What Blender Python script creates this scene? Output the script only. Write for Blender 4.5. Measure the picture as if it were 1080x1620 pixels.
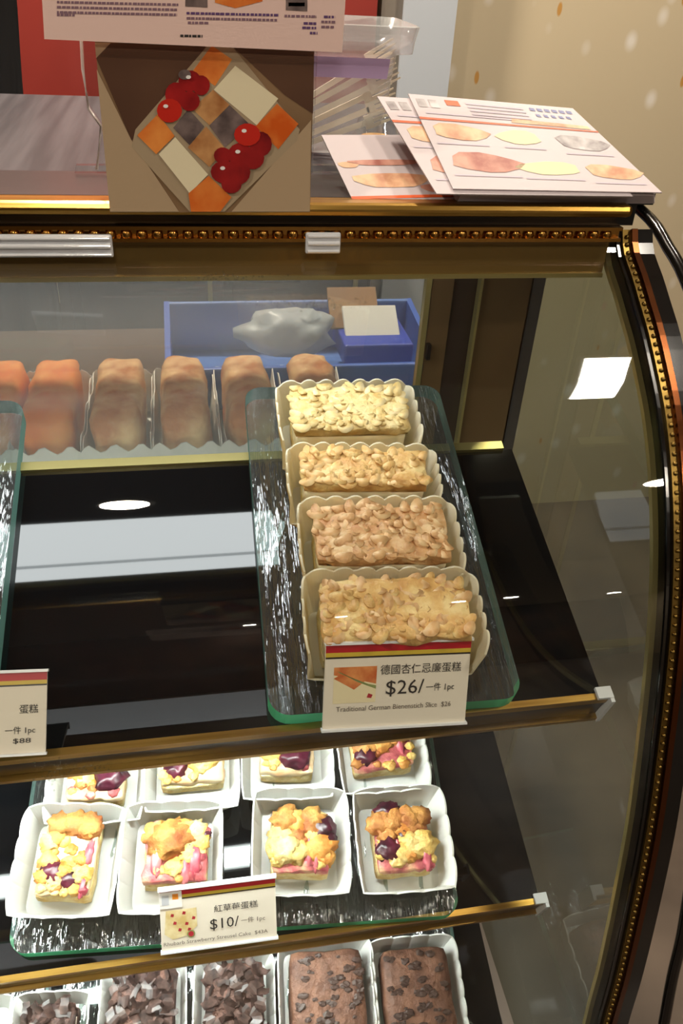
import bpy, bmesh, math, random
import numpy as np
from mathutils import Matrix, Vector, noise

random.seed(7)
scene = bpy.context.scene
for o in list(bpy.data.objects):
    bpy.data.objects.remove(o)
C = scene.collection
U = 0.32          # one working unit in metres
HC = 1.48         # camera height in metres
F = 1308.0        # focal length in pixels of the 1080 x 1620 frame

# ------------------------------------------------------------------ camera
def _axes(vpx, vpz):
    X = np.array([vpx[0] - 540, vpx[1] - 810, F]); X /= np.linalg.norm(X)
    D = np.array([vpz[0] - 540, vpz[1] - 810, F]); D /= np.linalg.norm(D)
    X = X - X.dot(D) * D; X /= np.linalg.norm(X)
    Y = np.cross(X, D)
    if Y[2] < 0: Y = -Y
    return np.array([X, Y, -D])
R = _axes((8000, 370), (420, 2700))
cam_d = bpy.data.cameras.new('camera')
cam = bpy.data.objects.new('camera', cam_d); C.objects.link(cam)
cam_d.sensor_fit = 'VERTICAL'; cam_d.sensor_height = 24.0; cam_d.sensor_width = 24.0
cam_d.lens = 24.0 * F / 1620.0
cam_d.clip_start = 0.01
cr, cdn, cf = R[:, 0], R[:, 1], R[:, 2]
cam.matrix_world = Matrix(((cr[0], -cdn[0], -cf[0], 0), (cr[1], -cdn[1], -cf[1], 0), (cr[2], -cdn[2], -cf[2], HC), (0, 0, 0, 1)))
scene.camera = cam

def ray(px, py):
    return R @ np.array([px - 540.0, py - 810.0, F])
def onX(px, py, x): d = ray(px, py); return d * (x / d[0])
def onY(px, py, y): d = ray(px, py); return d * (y / d[1])
def onZ(px, py, z): d = ray(px, py); return d * (z / d[2])

# ------------------------------------------------------------------ world, exposure
world = bpy.data.worlds.new('world'); scene.world = world
world.use_nodes = True
world.node_tree.nodes['Background'].inputs[0].default_value = (1.0, .9, .78, 1)
world.node_tree.nodes['Background'].inputs[1].default_value = 0.15
vs = scene.view_settings
vs.view_transform = 'Standard'; vs.look = 'None'; vs.gamma = 1.0; vs.use_curve_mapping = False
vs.exposure = 0.0
scene.cycles.use_denoising = True
scene.cycles.max_bounces = 10
scene.cycles.transparent_max_bounces = 24
scene.cycles.caustics_reflective = False
scene.cycles.caustics_refractive = False
scene.cycles.sample_clamp_indirect = 6.0

# ------------------------------------------------------------------ materials
def lin(c):
    return tuple(((v / 255) / 12.92 if v <= 10 else (((v / 255) + .055) / 1.055) ** 2.4) for v in c)
M = {}
def newmat(name):
    m = bpy.data.materials.new(name); m.use_nodes = True
    nt = m.node_tree; nt.nodes.clear()
    out = nt.nodes.new('ShaderNodeOutputMaterial')
    M[name] = m
    return m, nt, out
def N_(nt, t, **kw):
    n = nt.nodes.new(t)
    for k, v in kw.items(): setattr(n, k, v)
    return n
def plain(name, rgb, rough=.6, metal=0., spec=.5, var=None, vscale=8., bump=0., bscale=40., sss=0., trans=0., stretch=None, ior=None, coat=0., detail=4):
    m, nt, out = newmat(name)
    b = N_(nt, 'ShaderNodeBsdfPrincipled')
    c = lin(rgb)
    b.inputs['Base Color'].default_value = (*c, 1)
    b.inputs['Roughness'].default_value = rough
    b.inputs['Metallic'].default_value = metal
    b.inputs['Specular IOR Level'].default_value = spec
    if ior: b.inputs['IOR'].default_value = ior
    if coat: b.inputs['Coat Weight'].default_value = coat; b.inputs['Coat Roughness'].default_value = .1
    if sss:
        b.inputs['Subsurface Weight'].default_value = sss
        b.inputs['Subsurface Scale'].default_value = .006
        b.inputs['Subsurface Radius'].default_value = (1., .7, .4)
    tc = N_(nt, 'ShaderNodeTexCoord'); mp = N_(nt, 'ShaderNodeMapping')
    nt.links.new(tc.outputs['Object'], mp.inputs[0])
    if stretch: mp.inputs['Scale'].default_value = stretch
    if var:
        nz = N_(nt, 'ShaderNodeTexNoise'); nz.inputs['Scale'].default_value = vscale; nz.inputs['Detail'].default_value = detail
        nt.links.new(mp.outputs[0], nz.inputs['Vector'])
        rp = N_(nt, 'ShaderNodeValToRGB'); e = rp.color_ramp.elements
        e[0].position = .36; e[1].position = .64
        cols = [lin(v) for v in var]
        e[0].color = (*cols[0], 1); e[1].color = (*cols[-1], 1)
        if len(cols) == 3:
            q = e.new(.5); q.color = (*cols[1], 1)
        nt.links.new(nz.outputs[0], rp.inputs[0]); nt.links.new(rp.outputs[0], b.inputs['Base Color'])
    if bump:
        n2 = N_(nt, 'ShaderNodeTexNoise'); n2.inputs['Scale'].default_value = bscale; n2.inputs['Detail'].default_value = 5
        nt.links.new(mp.outputs[0], n2.inputs['Vector'])
        bp = N_(nt, 'ShaderNodeBump'); bp.inputs['Strength'].default_value = bump; bp.inputs['Distance'].default_value = .004
        nt.links.new(n2.outputs[0], bp.inputs['Height']); nt.links.new(bp.outputs[0], b.inputs['Normal'])
    last = b.outputs[0]
    if trans:
        tr = N_(nt, 'ShaderNodeBsdfTranslucent'); tr.inputs[0].default_value = (*c, 1)
        mx = N_(nt, 'ShaderNodeMixShader'); mx.inputs[0].default_value = trans
        nt.links.new(last, mx.inputs[1]); nt.links.new(tr.outputs[0], mx.inputs[2]); last = mx.outputs[0]
    nt.links.new(last, out.inputs[0])
    return m
def pane(name, tint, f0=.08, rough=.01, bump=0., bscale=(1, 1, 1), haze=0., dist=.003):
    """thin clear sheet: see-through with a mirror-like share that grows at grazing angles"""
    m, nt, out = newmat(name)
    t = N_(nt, 'ShaderNodeBsdfTransparent'); t.inputs[0].default_value = (*tint, 1)
    g = N_(nt, 'ShaderNodeBsdfGlossy'); g.inputs['Roughness'].default_value = rough
    lw = N_(nt, 'ShaderNodeLayerWeight'); lw.inputs['Blend'].default_value = .5
    pw = N_(nt, 'ShaderNodeMath', operation='POWER'); pw.inputs[1].default_value = 5
    ml = N_(nt, 'ShaderNodeMath', operation='MULTIPLY_ADD'); ml.inputs[1].default_value = .85 - f0; ml.inputs[2].default_value = f0
    nt.links.new(lw.outputs['Facing'], pw.inputs[0]); nt.links.new(pw.outputs[0], ml.inputs[0])
    mx = N_(nt, 'ShaderNodeMixShader')
    nt.links.new(ml.outputs[0], mx.inputs[0]); nt.links.new(t.outputs[0], mx.inputs[1]); nt.links.new(g.outputs[0], mx.inputs[2])
    last = mx.outputs[0]
    if bump:
        tc = N_(nt, 'ShaderNodeTexCoord'); mp = N_(nt, 'ShaderNodeMapping'); mp.inputs['Scale'].default_value = bscale
        nz = N_(nt, 'ShaderNodeTexNoise'); nz.inputs['Scale'].default_value = 1.; nz.inputs['Detail'].default_value = 3
        bp = N_(nt, 'ShaderNodeBump'); bp.inputs['Strength'].default_value = bump; bp.inputs['Distance'].default_value = dist
        nt.links.new(tc.outputs['Object'], mp.inputs[0]); nt.links.new(mp.outputs[0], nz.inputs['Vector'])
        nt.links.new(nz.outputs[0], bp.inputs['Height'])
        nt.links.new(bp.outputs[0], g.inputs['Normal']); nt.links.new(bp.outputs[0], lw.inputs['Normal'])
    if haze:
        df = N_(nt, 'ShaderNodeBsdfDiffuse'); df.inputs[0].default_value = (.8, .82, .8, 1)
        m2 = N_(nt, 'ShaderNodeMixShader'); m2.inputs[0].default_value = haze
        nt.links.new(last, m2.inputs[1]); nt.links.new(df.outputs[0], m2.inputs[2]); last = m2.outputs[0]
    nt.links.new(last, out.inputs[0])
    return m
def glow(name, rgb, strength):
    m, nt, out = newmat(name)
    e = N_(nt, 'ShaderNodeEmission'); e.inputs[0].default_value = (*rgb, 1); e.inputs[1].default_value = strength
    nt.links.new(e.outputs[0], out.inputs[0])
    return m

pane('front_glass', (.93, .95, .93), .085, .012)
pane('side_glass', (.46, .52, .45), .09, .02, haze=.03)
pane('door_glass', (.80, .80, .78), .07, .02, haze=.05)
pane('clear_acrylic', (.93, .95, .95), .06, .03)
pane('platter_glass', (.70, .78, .76), .16, .08, bump=1., bscale=(120, 15, 15), dist=.010, haze=.03)
pane('tub_plastic', (.90, .89, .91), .07, .15, haze=.24)
plain('platter_green', (120, 246, 180), .25, trans=.75)
plain('platter_teal', (120, 165, 155), .25, trans=.6)
plain('black_glass', (9, 10, 12), .035, ior=1.6, spec=.5)
plain('black_gloss', (14, 11, 9), .16)
plain('black_top', (12, 11, 11), .35)
plain('gold', (186, 146, 70), .28, metal=1., var=[(166, 126, 56), (202, 162, 86)], vscale=14, stretch=(.6, 12, 12))
plain('gold_pale', (190, 176, 116), .35, metal=.85)
plain('gilt_dark', (120, 112, 58), .3, metal=.9)
plain('gold_beads', (186, 136, 66), .22, metal=1.)
plain('copper', (104, 60, 34), .25, metal=1.)
plain('strip_gold', (122, 98, 50), .35, metal=1.)
plain('bronze_valance', (140, 112, 64), .38, metal=.5)
plain('rail_brown', (40, 24, 16), .3, metal=.1)
plain('chrome', (246, 248, 252), .1, metal=.35)
plain('cap_plastic', (222, 224, 226), .35, trans=.2)
plain('post_brown', (112, 88, 58), .35, metal=.5)
plain('dark_brown', (34, 24, 18), .45)
plain('base_cabinet', (48, 30, 20), .4)
plain('grey_top', (66, 66, 70), .42, metal=.0, spec=.15, var=[(54, 54, 58), (78, 77, 81)], vscale=10, stretch=(8, .4, 1))
plain('white_paper', (243, 243, 238), .7, trans=.25)
plain('cream_paper', (248, 244, 222), .7, trans=.45)
plain('kraft', (222, 190, 124), .7, trans=.5)
plain('lamp_housing', (225, 228, 230), .5)
glow('tube_top', (.94, .98, 1.), 12.)
glow('tube_shelf', (.93, 1., .96), 115.)
glow('lamp_warm', (1., .88, .70), 45.)
glow('lamp_panel', (1., .93, .82), 9.)

# ------------------------------------------------------------------ mesh helper
def W(p): return Vector((p[0] * U, p[1] * U, p[2] * U + HC))
class MB:
    def __init__(s): s.v = []; s.f = []; s.m = []; s.cur = 0
    def add(s, vs, fs):
        b = len(s.v); s.v += [tuple(map(float, v)) for v in vs]
        for f in fs: s.f.append([b + i for i in f]); s.m.append(s.cur)
        return s
    def box(s, c, d, mat=None):
        hx, hy, hz = d[0] / 2, d[1] / 2, d[2] / 2
        vs = [(c[0] + sx * hx, c[1] + sy * hy, c[2] + sz * hz) for sx in (-1, 1) for sy in (-1, 1) for sz in (-1, 1)]
        if mat is not None: vs = [tuple(mat @ Vector(v)) for v in vs]
        return s.add(vs, [(0, 1, 3, 2), (4, 6, 7, 5), (0, 4, 5, 1), (2, 3, 7, 6), (0, 2, 6, 4), (1, 5, 7, 3)])
    def poly(s, pts): return s.add(pts, [list(range(len(pts)))])
    def prism(s, pts, off):
        n = len(pts); o = Vector(off)
        return s.add([tuple(p) for p in pts] + [tuple(Vector(p) + o) for p in pts],
                     [list(range(n))[::-1], list(range(n, 2 * n))] + [(i, (i + 1) % n, n + (i + 1) % n, n + i) for i in range(n)])
    def grid(s, rows, close=False):
        nr, nc = len(rows), len(rows[0]); vs = [p for r in rows for p in r]; fs = []
        for i in range(nr - 1):
            for j in range(nc if close else nc - 1):
                a, b = i * nc + j, i * nc + (j + 1) % nc
                fs.append((a, b, b + nc, a + nc))
        return s.add(vs, fs)
    def tube(s, path, r, n=10, caps=True):
        rows = []; P = [Vector(p) for p in path]
        up = Vector((0, 0, 1))
        for i, p in enumerate(P):
            t = (P[min(i + 1, len(P) - 1)] - P[max(i - 1, 0)]).normalized()
            a = t.cross(up)
            if a.length < 1e-3: a = t.cross(Vector((1, 0, 0)))
            a.normalize(); b = t.cross(a)
            rr = r[i] if isinstance(r, (list, tuple)) else r
            rows.append([tuple(p + (a * math.cos(q) + b * math.sin(q)) * rr) for q in [k * 2 * math.pi / n for k in range(n)]])
        s.grid(rows, True)
        if caps: s.poly(rows[0][::-1]); s.poly(rows[-1])
        return s
    def lathe(s, prof, n=24, c=(0, 0, 0)):
        rows = [[(c[0] + r * math.cos(k * 2 * math.pi / n), c[1] + r * math.sin(k * 2 * math.pi / n), c[2] + z) for k in range(n)] for r, z in prof]
        s.grid(rows, True); s.poly(rows[0][::-1]); s.poly(rows[-1]); return s
    def lump(s, c, r, sub=2, amp=.25, fr=3., seed=0, sq=(1, 1, 1)):
        bm = bmesh.new(); bmesh.ops.create_icosphere(bm, subdivisions=sub, radius=1.)
        o = Vector((seed * 7.3, seed * 3.1, seed * 1.7)); vs = []
        bm.verts.ensure_lookup_table()
        for v in bm.verts:
            k = 1 + amp * noise.noise(v.co * fr + o) + .5 * amp * noise.noise(v.co * fr * 2.3 + o)
            vs.append((c[0] + v.co.x * r * k * sq[0], c[1] + v.co.y * r * k * sq[1], c[2] + v.co.z * r * k * sq[2]))
        fs = [[v.index for v in f.verts] for f in bm.faces]; bm.free()
        return s.add(vs, fs)
    def build(s, name, mats, parent=None, loc=(0, 0, 0), smooth=False, bevel=0, world=False, weld=False):
        """coordinates are in working units; 'world': they are absolute, loc is subtracted (and is the object's place when top-level)"""
        me = bpy.data.meshes.new(name)
        if world: vs = [tuple(W(v) - Vector(loc)) for v in s.v]
        else: vs = [(v[0] * U, v[1] * U, v[2] * U) for v in s.v]
        me.from_pydata(vs, [], s.f)
        mats = mats if isinstance(mats, (list, tuple)) else [mats]
        for m in mats: me.materials.append(M[m])
        if len(mats) > 1: me.polygons.foreach_set('material_index', s.m)
        if smooth: me.polygons.foreach_set('use_smooth', [True] * len(me.polygons))
        me.update()
        bm = bmesh.new(); bm.from_mesh(me); bmesh.ops.recalc_face_normals(bm, faces=bm.faces); bm.to_mesh(me); bm.free()
        o = bpy.data.objects.new(name, me); C.objects.link(o)
        if parent is not None: o.parent = parent
        elif world: o.location = loc
        if bevel:
            b = o.modifiers.new('bevel', 'BEVEL'); b.width = bevel * U; b.segments = 2; b.limit_method = 'ANGLE'
        return o
def tag(o, label, cat, group=None):
    o['label'] = label; o['category'] = cat
    if group: o['group'] = group
    return o
def thing(name, label, cat, loc=(0, 0, 0), group=None, mat=None):
    o = bpy.data.objects.new(name, None); C.objects.link(o); o.empty_display_size = .02
    if mat is not None: o.matrix_world = mat
    else: o.location = loc
    return tag(o, label, cat, group)
def struct(o): o['kind'] = 'structure'; return o
def link_copy(o, parent=None, mat=None):
    c = o.copy(); C.objects.link(c); c.parent = parent
    if mat is not None:
        if parent is None: c.matrix_world = mat
        else: c.matrix_local = mat
    return c
def text(body, size, width, mat, parent, mtx, name='lettering', align='LEFT'):
    """flat lettering, size = letter height and width = whole width in working units, in the XY plane of mtx"""
    cu = bpy.data.curves.new('t', 'FONT'); cu.body = body; cu.size = size * U; cu.resolution_u = 2
    t = bpy.data.objects.new('t', cu); C.objects.link(t)
    bpy.context.view_layer.update()
    me = bpy.data.meshes.new_from_object(t.evaluated_get(bpy.context.evaluated_depsgraph_get()))
    bpy.data.objects.remove(t); bpy.data.curves.remove(cu)
    xs = [v.co.x for v in me.vertices]
    if xs and width:
        k = width * U / (max(xs) - min(xs)); x0 = min(xs)
        for v in me.vertices: v.co.x = (v.co.x - x0) * k
    me.materials.clear(); me.materials.append(M[mat]); me.name = name
    o = bpy.data.objects.new(name, me); C.objects.link(o); o.parent = parent; o.matrix_local = mtx
    return o
def interp(path, n):
    p = np.array(path, float); d = np.r_[0, np.cumsum(np.linalg.norm(np.diff(p, axis=0), axis=1))]
    q = np.linspace(0, d[-1], n); out = np.zeros((n, p.shape[1]))
    # Catmull-Rom by chord length
    for i, t in enumerate(q):
        k = min(max(np.searchsorted(d, t) - 1, 0), len(p) - 2)
        u = (t - d[k]) / (d[k + 1] - d[k])
        m0 = (p[k + 1] - p[max(k - 1, 0)]) / (d[k + 1] - d[max(k - 1, 0)]) * (d[k + 1] - d[k])
        m1 = (p[min(k + 2, len(p) - 1)] - p[k]) / (d[min(k + 2, len(p) - 1)] - d[k]) * (d[k + 1] - d[k])
        out[i] = (2*u**3-3*u**2+1)*p[k] + (u**3-2*u**2+u)*m0 + (-2*u**3+3*u**2)*p[k+1] + (u**3-u**2)*m1
    return out

# ------------------------------------------------------------------ the room
FLOOR = -HC / U; CEIL = (2.75 - HC) / U
XL, XR, YF, YB = -14., 22., -38., 6.5
plain('floor_tile', (92, 80, 70), .35, var=[(74, 64, 56), (110, 96, 84)], vscale=3.)
plain('ceiling_paint', (196, 190, 182), .8)
plain('dark_wall', (66, 44, 34), .6, var=[(48, 34, 28), (92, 62, 44)], vscale=1.6)
plain('red_panel', (136, 36, 28), .5, var=[(122, 32, 24), (146, 46, 36)], vscale=2.)
plain('pillar_white', (184, 190, 198), .5)
plain('pillar_grey', (150, 140, 128), .5)
# beige wallpaper with scattered pale dots and small amber petals
m, nt, out = newmat('wallpaper')
b = N_(nt, 'ShaderNodeBsdfPrincipled'); b.inputs['Roughness'].default_value = .6
tc = N_(nt, 'ShaderNodeTexCoord'); mp = N_(nt, 'ShaderNodeMapping'); nt.links.new(tc.outputs['Object'], mp.inputs[0])
def dots(scale, thr, soft, rnd=1., rot=0., sx=1., shift=0.):
    mm = N_(nt, 'ShaderNodeMapping'); mm.inputs['Scale'].default_value = (scale * sx, 1, scale); mm.inputs['Location'].default_value = (shift, 0, shift)
    mm.inputs['Rotation'].default_value = (0, rot, 0)
    nt.links.new(tc.outputs['Object'], mm.inputs[0])
    vz = N_(nt, 'ShaderNodeTexVoronoi'); vz.inputs['Scale'].default_value = 1.; vz.inputs['Randomness'].default_value = rnd
    nt.links.new(mm.outputs[0], vz.inputs['Vector'])
    mr = N_(nt, 'ShaderNodeMapRange'); mr.inputs['From Min'].default_value = thr + soft; mr.inputs['From Max'].default_value = thr
    nt.links.new(vz.outputs['Distance'], mr.inputs['Value']); return mr.outputs[0]
base = N_(nt, 'ShaderNodeRGB'); base.outputs[0].default_value = (*lin((200, 184, 154)), 1)
last = base.outputs[0]
for args, col in (((9., .08, .16, 1., 0., 1.4), (226, 218, 206)), ((5.5, .06, .03, 1., .35, 2.4, 3.3), (190, 140, 70)), ((4., .04, .05, 1., -.4, 2.2, 9.1), (200, 166, 146))):
    f = dots(*args); mx = N_(nt, 'ShaderNodeMix', data_type='RGBA')
    nt.links.new(f, mx.inputs[0]); nt.links.new(last, mx.inputs[6]); mx.inputs[7].default_value = (*lin(col), 1); last = mx.outputs[2]
nt.links.new(last, b.inputs['Base Color']); nt.links.new(b.outputs[0], out.inputs[0])

def room(name, mat, c, d):
    o = MB().box((0, 0, 0), d).build(name, mat); o.location = W(c); return struct(o)
xm, ym, zm = (XL + XR) / 2, (YF + YB) / 2, (FLOOR + CEIL) / 2
room('floor', 'floor_tile', (xm, ym, FLOOR - .1), (XR - XL + .4, YB - YF + .4, .2))
room('ceiling', 'ceiling_paint', (xm, ym, CEIL + .1), (XR - XL + .4, YB - YF + .4, .2))
room('wall_back', 'wallpaper', (xm, YB + .1, zm), (XR - XL, .2, CEIL - FLOOR))
room('wall_front', 'dark_wall', (xm, YF - .1, zm), (XR - XL, .2, CEIL - FLOOR))
room('wall_left', 'dark_wall', (XL - .1, ym, zm), (.2, YB - YF, CEIL - FLOOR))
room('wall_right', 'wallpaper', (XR + .1, ym, zm), (.2, YB - YF, CEIL - FLOOR))
# pillar and panel on the back wall, placed where their edges fall
p0, p1 = onY(722, 20, 6.3), onY(640, 20, 6.3); p2 = onY(603, 20, 6.36)
o = MB().box(((p0[0] + p1[0]) / 2, 6.4, zm), (p0[0] - p1[0], .2, CEIL - FLOOR)).build('trim_1', 'pillar_white', world=True, loc=W((p0[0], 6.4, FLOOR))); struct(o)
o = MB().box(((p1[0] + p2[0]) / 2, 6.43, zm), (p1[0] - p2[0], .14, CEIL - FLOOR)).build('trim_2', 'pillar_grey', world=True, loc=W((p1[0], 6.4, FLOOR))); struct(o)

# ceiling downlights and the lit ceiling panel over the shop
def downlight(x, y, power, label, r=.22, colour=(1., .89, .74)):
    t = thing('downlight', label, 'downlight', W((x, y, CEIL)), 'ceiling downlights')
    MB().lathe([(r * 1.25, 0), (r * 1.25, -.03), (r * 1.02, -.045), (r, -.01)], 24).build('rim', 'chrome', t, smooth=True)
    MB().lathe([(r, -.012), (r, -.02)], 24).build('lens', 'lamp_warm', t)
    l = bpy.data.lights.new('downlight_beam', 'AREA'); l.shape = 'DISK'; l.size = r * 2 * U; l.energy = power; l.color = colour
    lo = bpy.data.objects.new('downlight_beam', l); C.objects.link(lo); lo.parent = t; lo.location = (0, 0, -.05 * U)
    return t

# ------------------------------------------------------------------ display case
XS = 1.06; XLEFT = -2.6
prof_px = [(990, 400), (1005, 446), (1017, 487), (1028, 524), (1041, 579), (1055, 650), (1065, 740), (1069, 850), (1066, 960), (1058, 1060), (1048, 1150), (1028, 1300), (1005, 1420), (978, 1540), (958, 1612)]
prof = [onX(px, py, 1.085)[1:] for px, py in prof_px]
prof = [np.array([prof[0][0] + .03, prof[0][1] + .045])] + prof
e = prof[-1] + (prof[-1] - prof[-3]) * 1.5
prof = interp(prof + [np.array([e[0], -3.3])], 90)
def pnorm(i):
    t = prof[min(i + 1, 89)] - prof[max(i - 1, 0)]; t /= np.linalg.norm(t)
    return np.array([t[1], -t[0]])          # outward: towards the viewer and up
def strip(mb, x0, x1, n0, n1, a=0, b=90):
    rows = []
    for i in range(a, b):
        n = pnorm(i); p = prof[i]
        if n[0] > 0: n = -n
        rows.append([(x0, *(p + n * n0)), (x1, *(p + n * n0)), (x1, *(p + n * n1)), (x0, *(p + n * n1))])
    mb.grid(rows, True); mb.poly(rows[0][::-1]); mb.poly(rows[-1]); return mb
base_loc = W((0, 1.8, FLOOR))
case = thing('display_case', 'curved glass cake display case with gold beaded trim', 'display case', base_loc)
def part(mb, name, mat, parent=case, **kw): return mb.build(name, mat, parent, loc=base_loc, world=True, **kw)
TOPY = 1.90
def z_at(py, y=TOPY, px=500): return onY(px, py, y)[2]
ZT = z_at(316, 1.9)                      # level of the case top
part(MB().box(((XLEFT + 1.10) / 2, 2.03, ZT - .03), (1.10 - XLEFT, .22, .06)), 'top_panel', 'black_top')
part(MB().box(((XLEFT + 1.10) / 2, 2.68, ZT - .035), (1.10 - XLEFT, 1.08, .07)), 'rear_counter', 'grey_top')
zb = z_at(345, 1.86)
part(MB().box(((XLEFT + 1.065) / 2, 1.90, (ZT + zb) / 2), (1.065 - XLEFT, .07, ZT - zb)), 'gold_bar', 'gold', bevel=.012)
z1, z2 = z_at(357, 1.88), z_at(381, 1.88)
part(MB().box(((XLEFT + 1.06) / 2, 1.925, (zb + z1) / 2), (1.06 - XLEFT, .05, zb - z1)), 'black_groove', 'black_top')  # recessed black band between gold bar and bead trim
bt = part(MB().box(((XLEFT + 1.05) / 2, 1.90, (z1 + z2) / 2), (1.05 - XLEFT, .03, z1 - z2)).box(((XLEFT + 1.05) / 2, 1.88, z1 - .004), (1.05 - XLEFT, .02, .008)).box(((XLEFT + 1.05) / 2, 1.88, z2 + .004), (1.05 - XLEFT, .02, .008)), 'bead_trim', 'gold_beads')
bead = MB().lump((0, 0, 0), 1., 2, 0, 1, 0, (.013, .012, .016))
b0 = None; bx0 = onY(200, 372, 1.885)[0]; pitch = (onY(369, 372, 1.885)[0] - bx0) / 7
for k in range(-30, 48):
    x = bx0 + k * pitch
    if x > 1.03 or x < -.75: continue
    loc = W((x, 1.882, (z1 + z2) / 2 - .004)) - base_loc
    if b0 is None: b0 = bead.build('bead', 'gold_beads', bt, smooth=True); b0.location = loc
    else: link_copy(b0, bt, Matrix.Translation(loc))
zv = z_at(438, 1.905)
va = part(MB().box(((XLEFT + 1.04) / 2, 1.912, (z2 + zv) / 2), (1.04 - XLEFT, .014, z2 - zv)), 'valance', 'bronze_valance')
part(MB().box(((XLEFT + 1.04) / 2, 1.908, zv), (1.04 - XLEFT, .02, .010)), 'valance_lip', 'gold_pale', va)
# inner ceiling of the case with its lamp
part(MB().box(((XLEFT + 1.04) / 2, 2.14, z2 - .01), (1.04 - XLEFT, .44, .02)), 'inner_ceiling', 'black_top')
lamp = part(MB().box((-.9, 2.03, z2 - .035), (3.0, .215, .03)), 'lamp_housing', 'lamp_housing')
part(MB().box((-.9, 2.06, z2 - .058), (2.94, .145, .018)), 'tube', 'tube_top', lamp)
part(MB().box((-.9, 1.952, z2 - .056), (2.94, .042, .014)), 'tube', 'tube_top', lamp)
# curved front pane
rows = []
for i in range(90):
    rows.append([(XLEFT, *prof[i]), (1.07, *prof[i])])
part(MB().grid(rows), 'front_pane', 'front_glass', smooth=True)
fm = M['front_glass']; nt = fm.node_tree; out = [n for n in nt.nodes if n.type == 'OUTPUT_MATERIAL'][0]  # pale haze band mixed into the upper pane, standing in for glare
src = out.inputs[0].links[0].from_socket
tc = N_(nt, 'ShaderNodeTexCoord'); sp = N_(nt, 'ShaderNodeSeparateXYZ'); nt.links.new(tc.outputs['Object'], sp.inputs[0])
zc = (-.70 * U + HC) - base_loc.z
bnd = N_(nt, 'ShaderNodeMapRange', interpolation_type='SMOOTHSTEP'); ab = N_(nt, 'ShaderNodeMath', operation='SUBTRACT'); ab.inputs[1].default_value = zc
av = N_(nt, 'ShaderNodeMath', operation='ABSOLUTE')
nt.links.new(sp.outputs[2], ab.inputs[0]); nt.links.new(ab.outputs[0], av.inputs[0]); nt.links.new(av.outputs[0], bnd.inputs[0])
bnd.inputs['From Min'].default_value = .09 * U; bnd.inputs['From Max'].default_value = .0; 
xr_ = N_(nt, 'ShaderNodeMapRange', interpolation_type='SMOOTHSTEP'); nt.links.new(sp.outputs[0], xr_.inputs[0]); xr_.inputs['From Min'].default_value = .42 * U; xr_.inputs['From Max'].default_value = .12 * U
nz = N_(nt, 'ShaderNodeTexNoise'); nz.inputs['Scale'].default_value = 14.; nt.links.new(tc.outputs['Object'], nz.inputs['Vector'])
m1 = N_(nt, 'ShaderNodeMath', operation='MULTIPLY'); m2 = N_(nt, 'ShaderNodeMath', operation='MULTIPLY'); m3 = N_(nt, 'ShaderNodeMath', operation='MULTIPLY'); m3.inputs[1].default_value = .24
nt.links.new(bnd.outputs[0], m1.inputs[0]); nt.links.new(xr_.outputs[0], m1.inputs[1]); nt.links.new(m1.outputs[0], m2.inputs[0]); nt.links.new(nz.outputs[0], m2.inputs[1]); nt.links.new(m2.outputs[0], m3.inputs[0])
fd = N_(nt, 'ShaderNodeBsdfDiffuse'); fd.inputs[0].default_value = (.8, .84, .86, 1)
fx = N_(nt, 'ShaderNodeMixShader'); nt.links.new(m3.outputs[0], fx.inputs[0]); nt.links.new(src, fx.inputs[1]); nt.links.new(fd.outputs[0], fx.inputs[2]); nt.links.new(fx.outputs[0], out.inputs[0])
# side pane
poly = [(XS, p[0], p[1]) for p in prof] + [(XS, 2.40, prof[-1][1]), (XS, 2.40, prof[0][1])]
part(MB().poly(poly), 'side_pane', 'side_glass')
# end frame: inner gilt rim, beaded strip, copper strip, black edge
fr = part(strip(MB(), 1.106, 1.150, -.05, .016), 'side_frame', 'black_gloss', smooth=False)
part(strip(MB(), 1.092, 1.107, -.02, .022), 'copper_strip', 'copper', fr)
part(strip(MB(), 1.072, 1.092, -.02, .012), 'beaded_strip', 'strip_gold', fr)
part(strip(MB(), 1.060, 1.073, -.032, .004), 'black_band', 'black_gloss', fr)  # black strip between inner rim and beaded strip
part(strip(MB(), 1.046, 1.060, -.046, -.032), 'inner_rim', 'gold_pale', fr)
mb = MB(); L = np.r_[0, np.cumsum(np.linalg.norm(np.diff(prof, axis=0), axis=1))]
for s_ in np.arange(.02, L[-1] - .4, .022):
    i = int(np.searchsorted(L, s_)); i = min(max(i, 1), 89); u = (s_ - L[i - 1]) / (L[i] - L[i - 1])
    p = prof[i - 1] * (1 - u) + prof[i] * u; n = pnorm(i); n = -n if n[0] > 0 else n
    q = p + n * .013
    mb.lump((1.082, q[0], q[1]), .0065, 1, 0)
o = part(mb, 'strip_beads', 'strip_gold', fr, smooth=True); o['kind'] = 'stuff'
# outer black arch beyond the end frame
arch = [onX(px, py, 1.27) for px, py in [(1008, 328), (1019, 338), (1037, 357), (1058, 394), (1076, 424), (1104, 500), (1122, 620), (1130, 760), (1128, 900), (1120, 1080), (1104, 1300), (1080, 1473), (1063, 1547), (1050, 1618)]]
arch = interp(arch, 60)
ext = arch[-1] + (arch[-1] - arch[-4]) * 3
part(MB().tube([tuple(p) for p in arch] + [tuple(ext)], .016, 10), 'outer_arch', 'black_gloss', smooth=True)
part(MB().box((1.19, 2.2, ZT - .06), (.2, .06, .03)), 'arch_bracket', 'black_top')
# base, end behind
part(MB().box(((XLEFT + 1.12) / 2, 1.72, (FLOOR - 3.62) / 2 + .02), (1.12 - XLEFT, 1.36, FLOOR * -1 - 3.62 - .04)), 'base_cabinet', 'base_cabinet')
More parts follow.
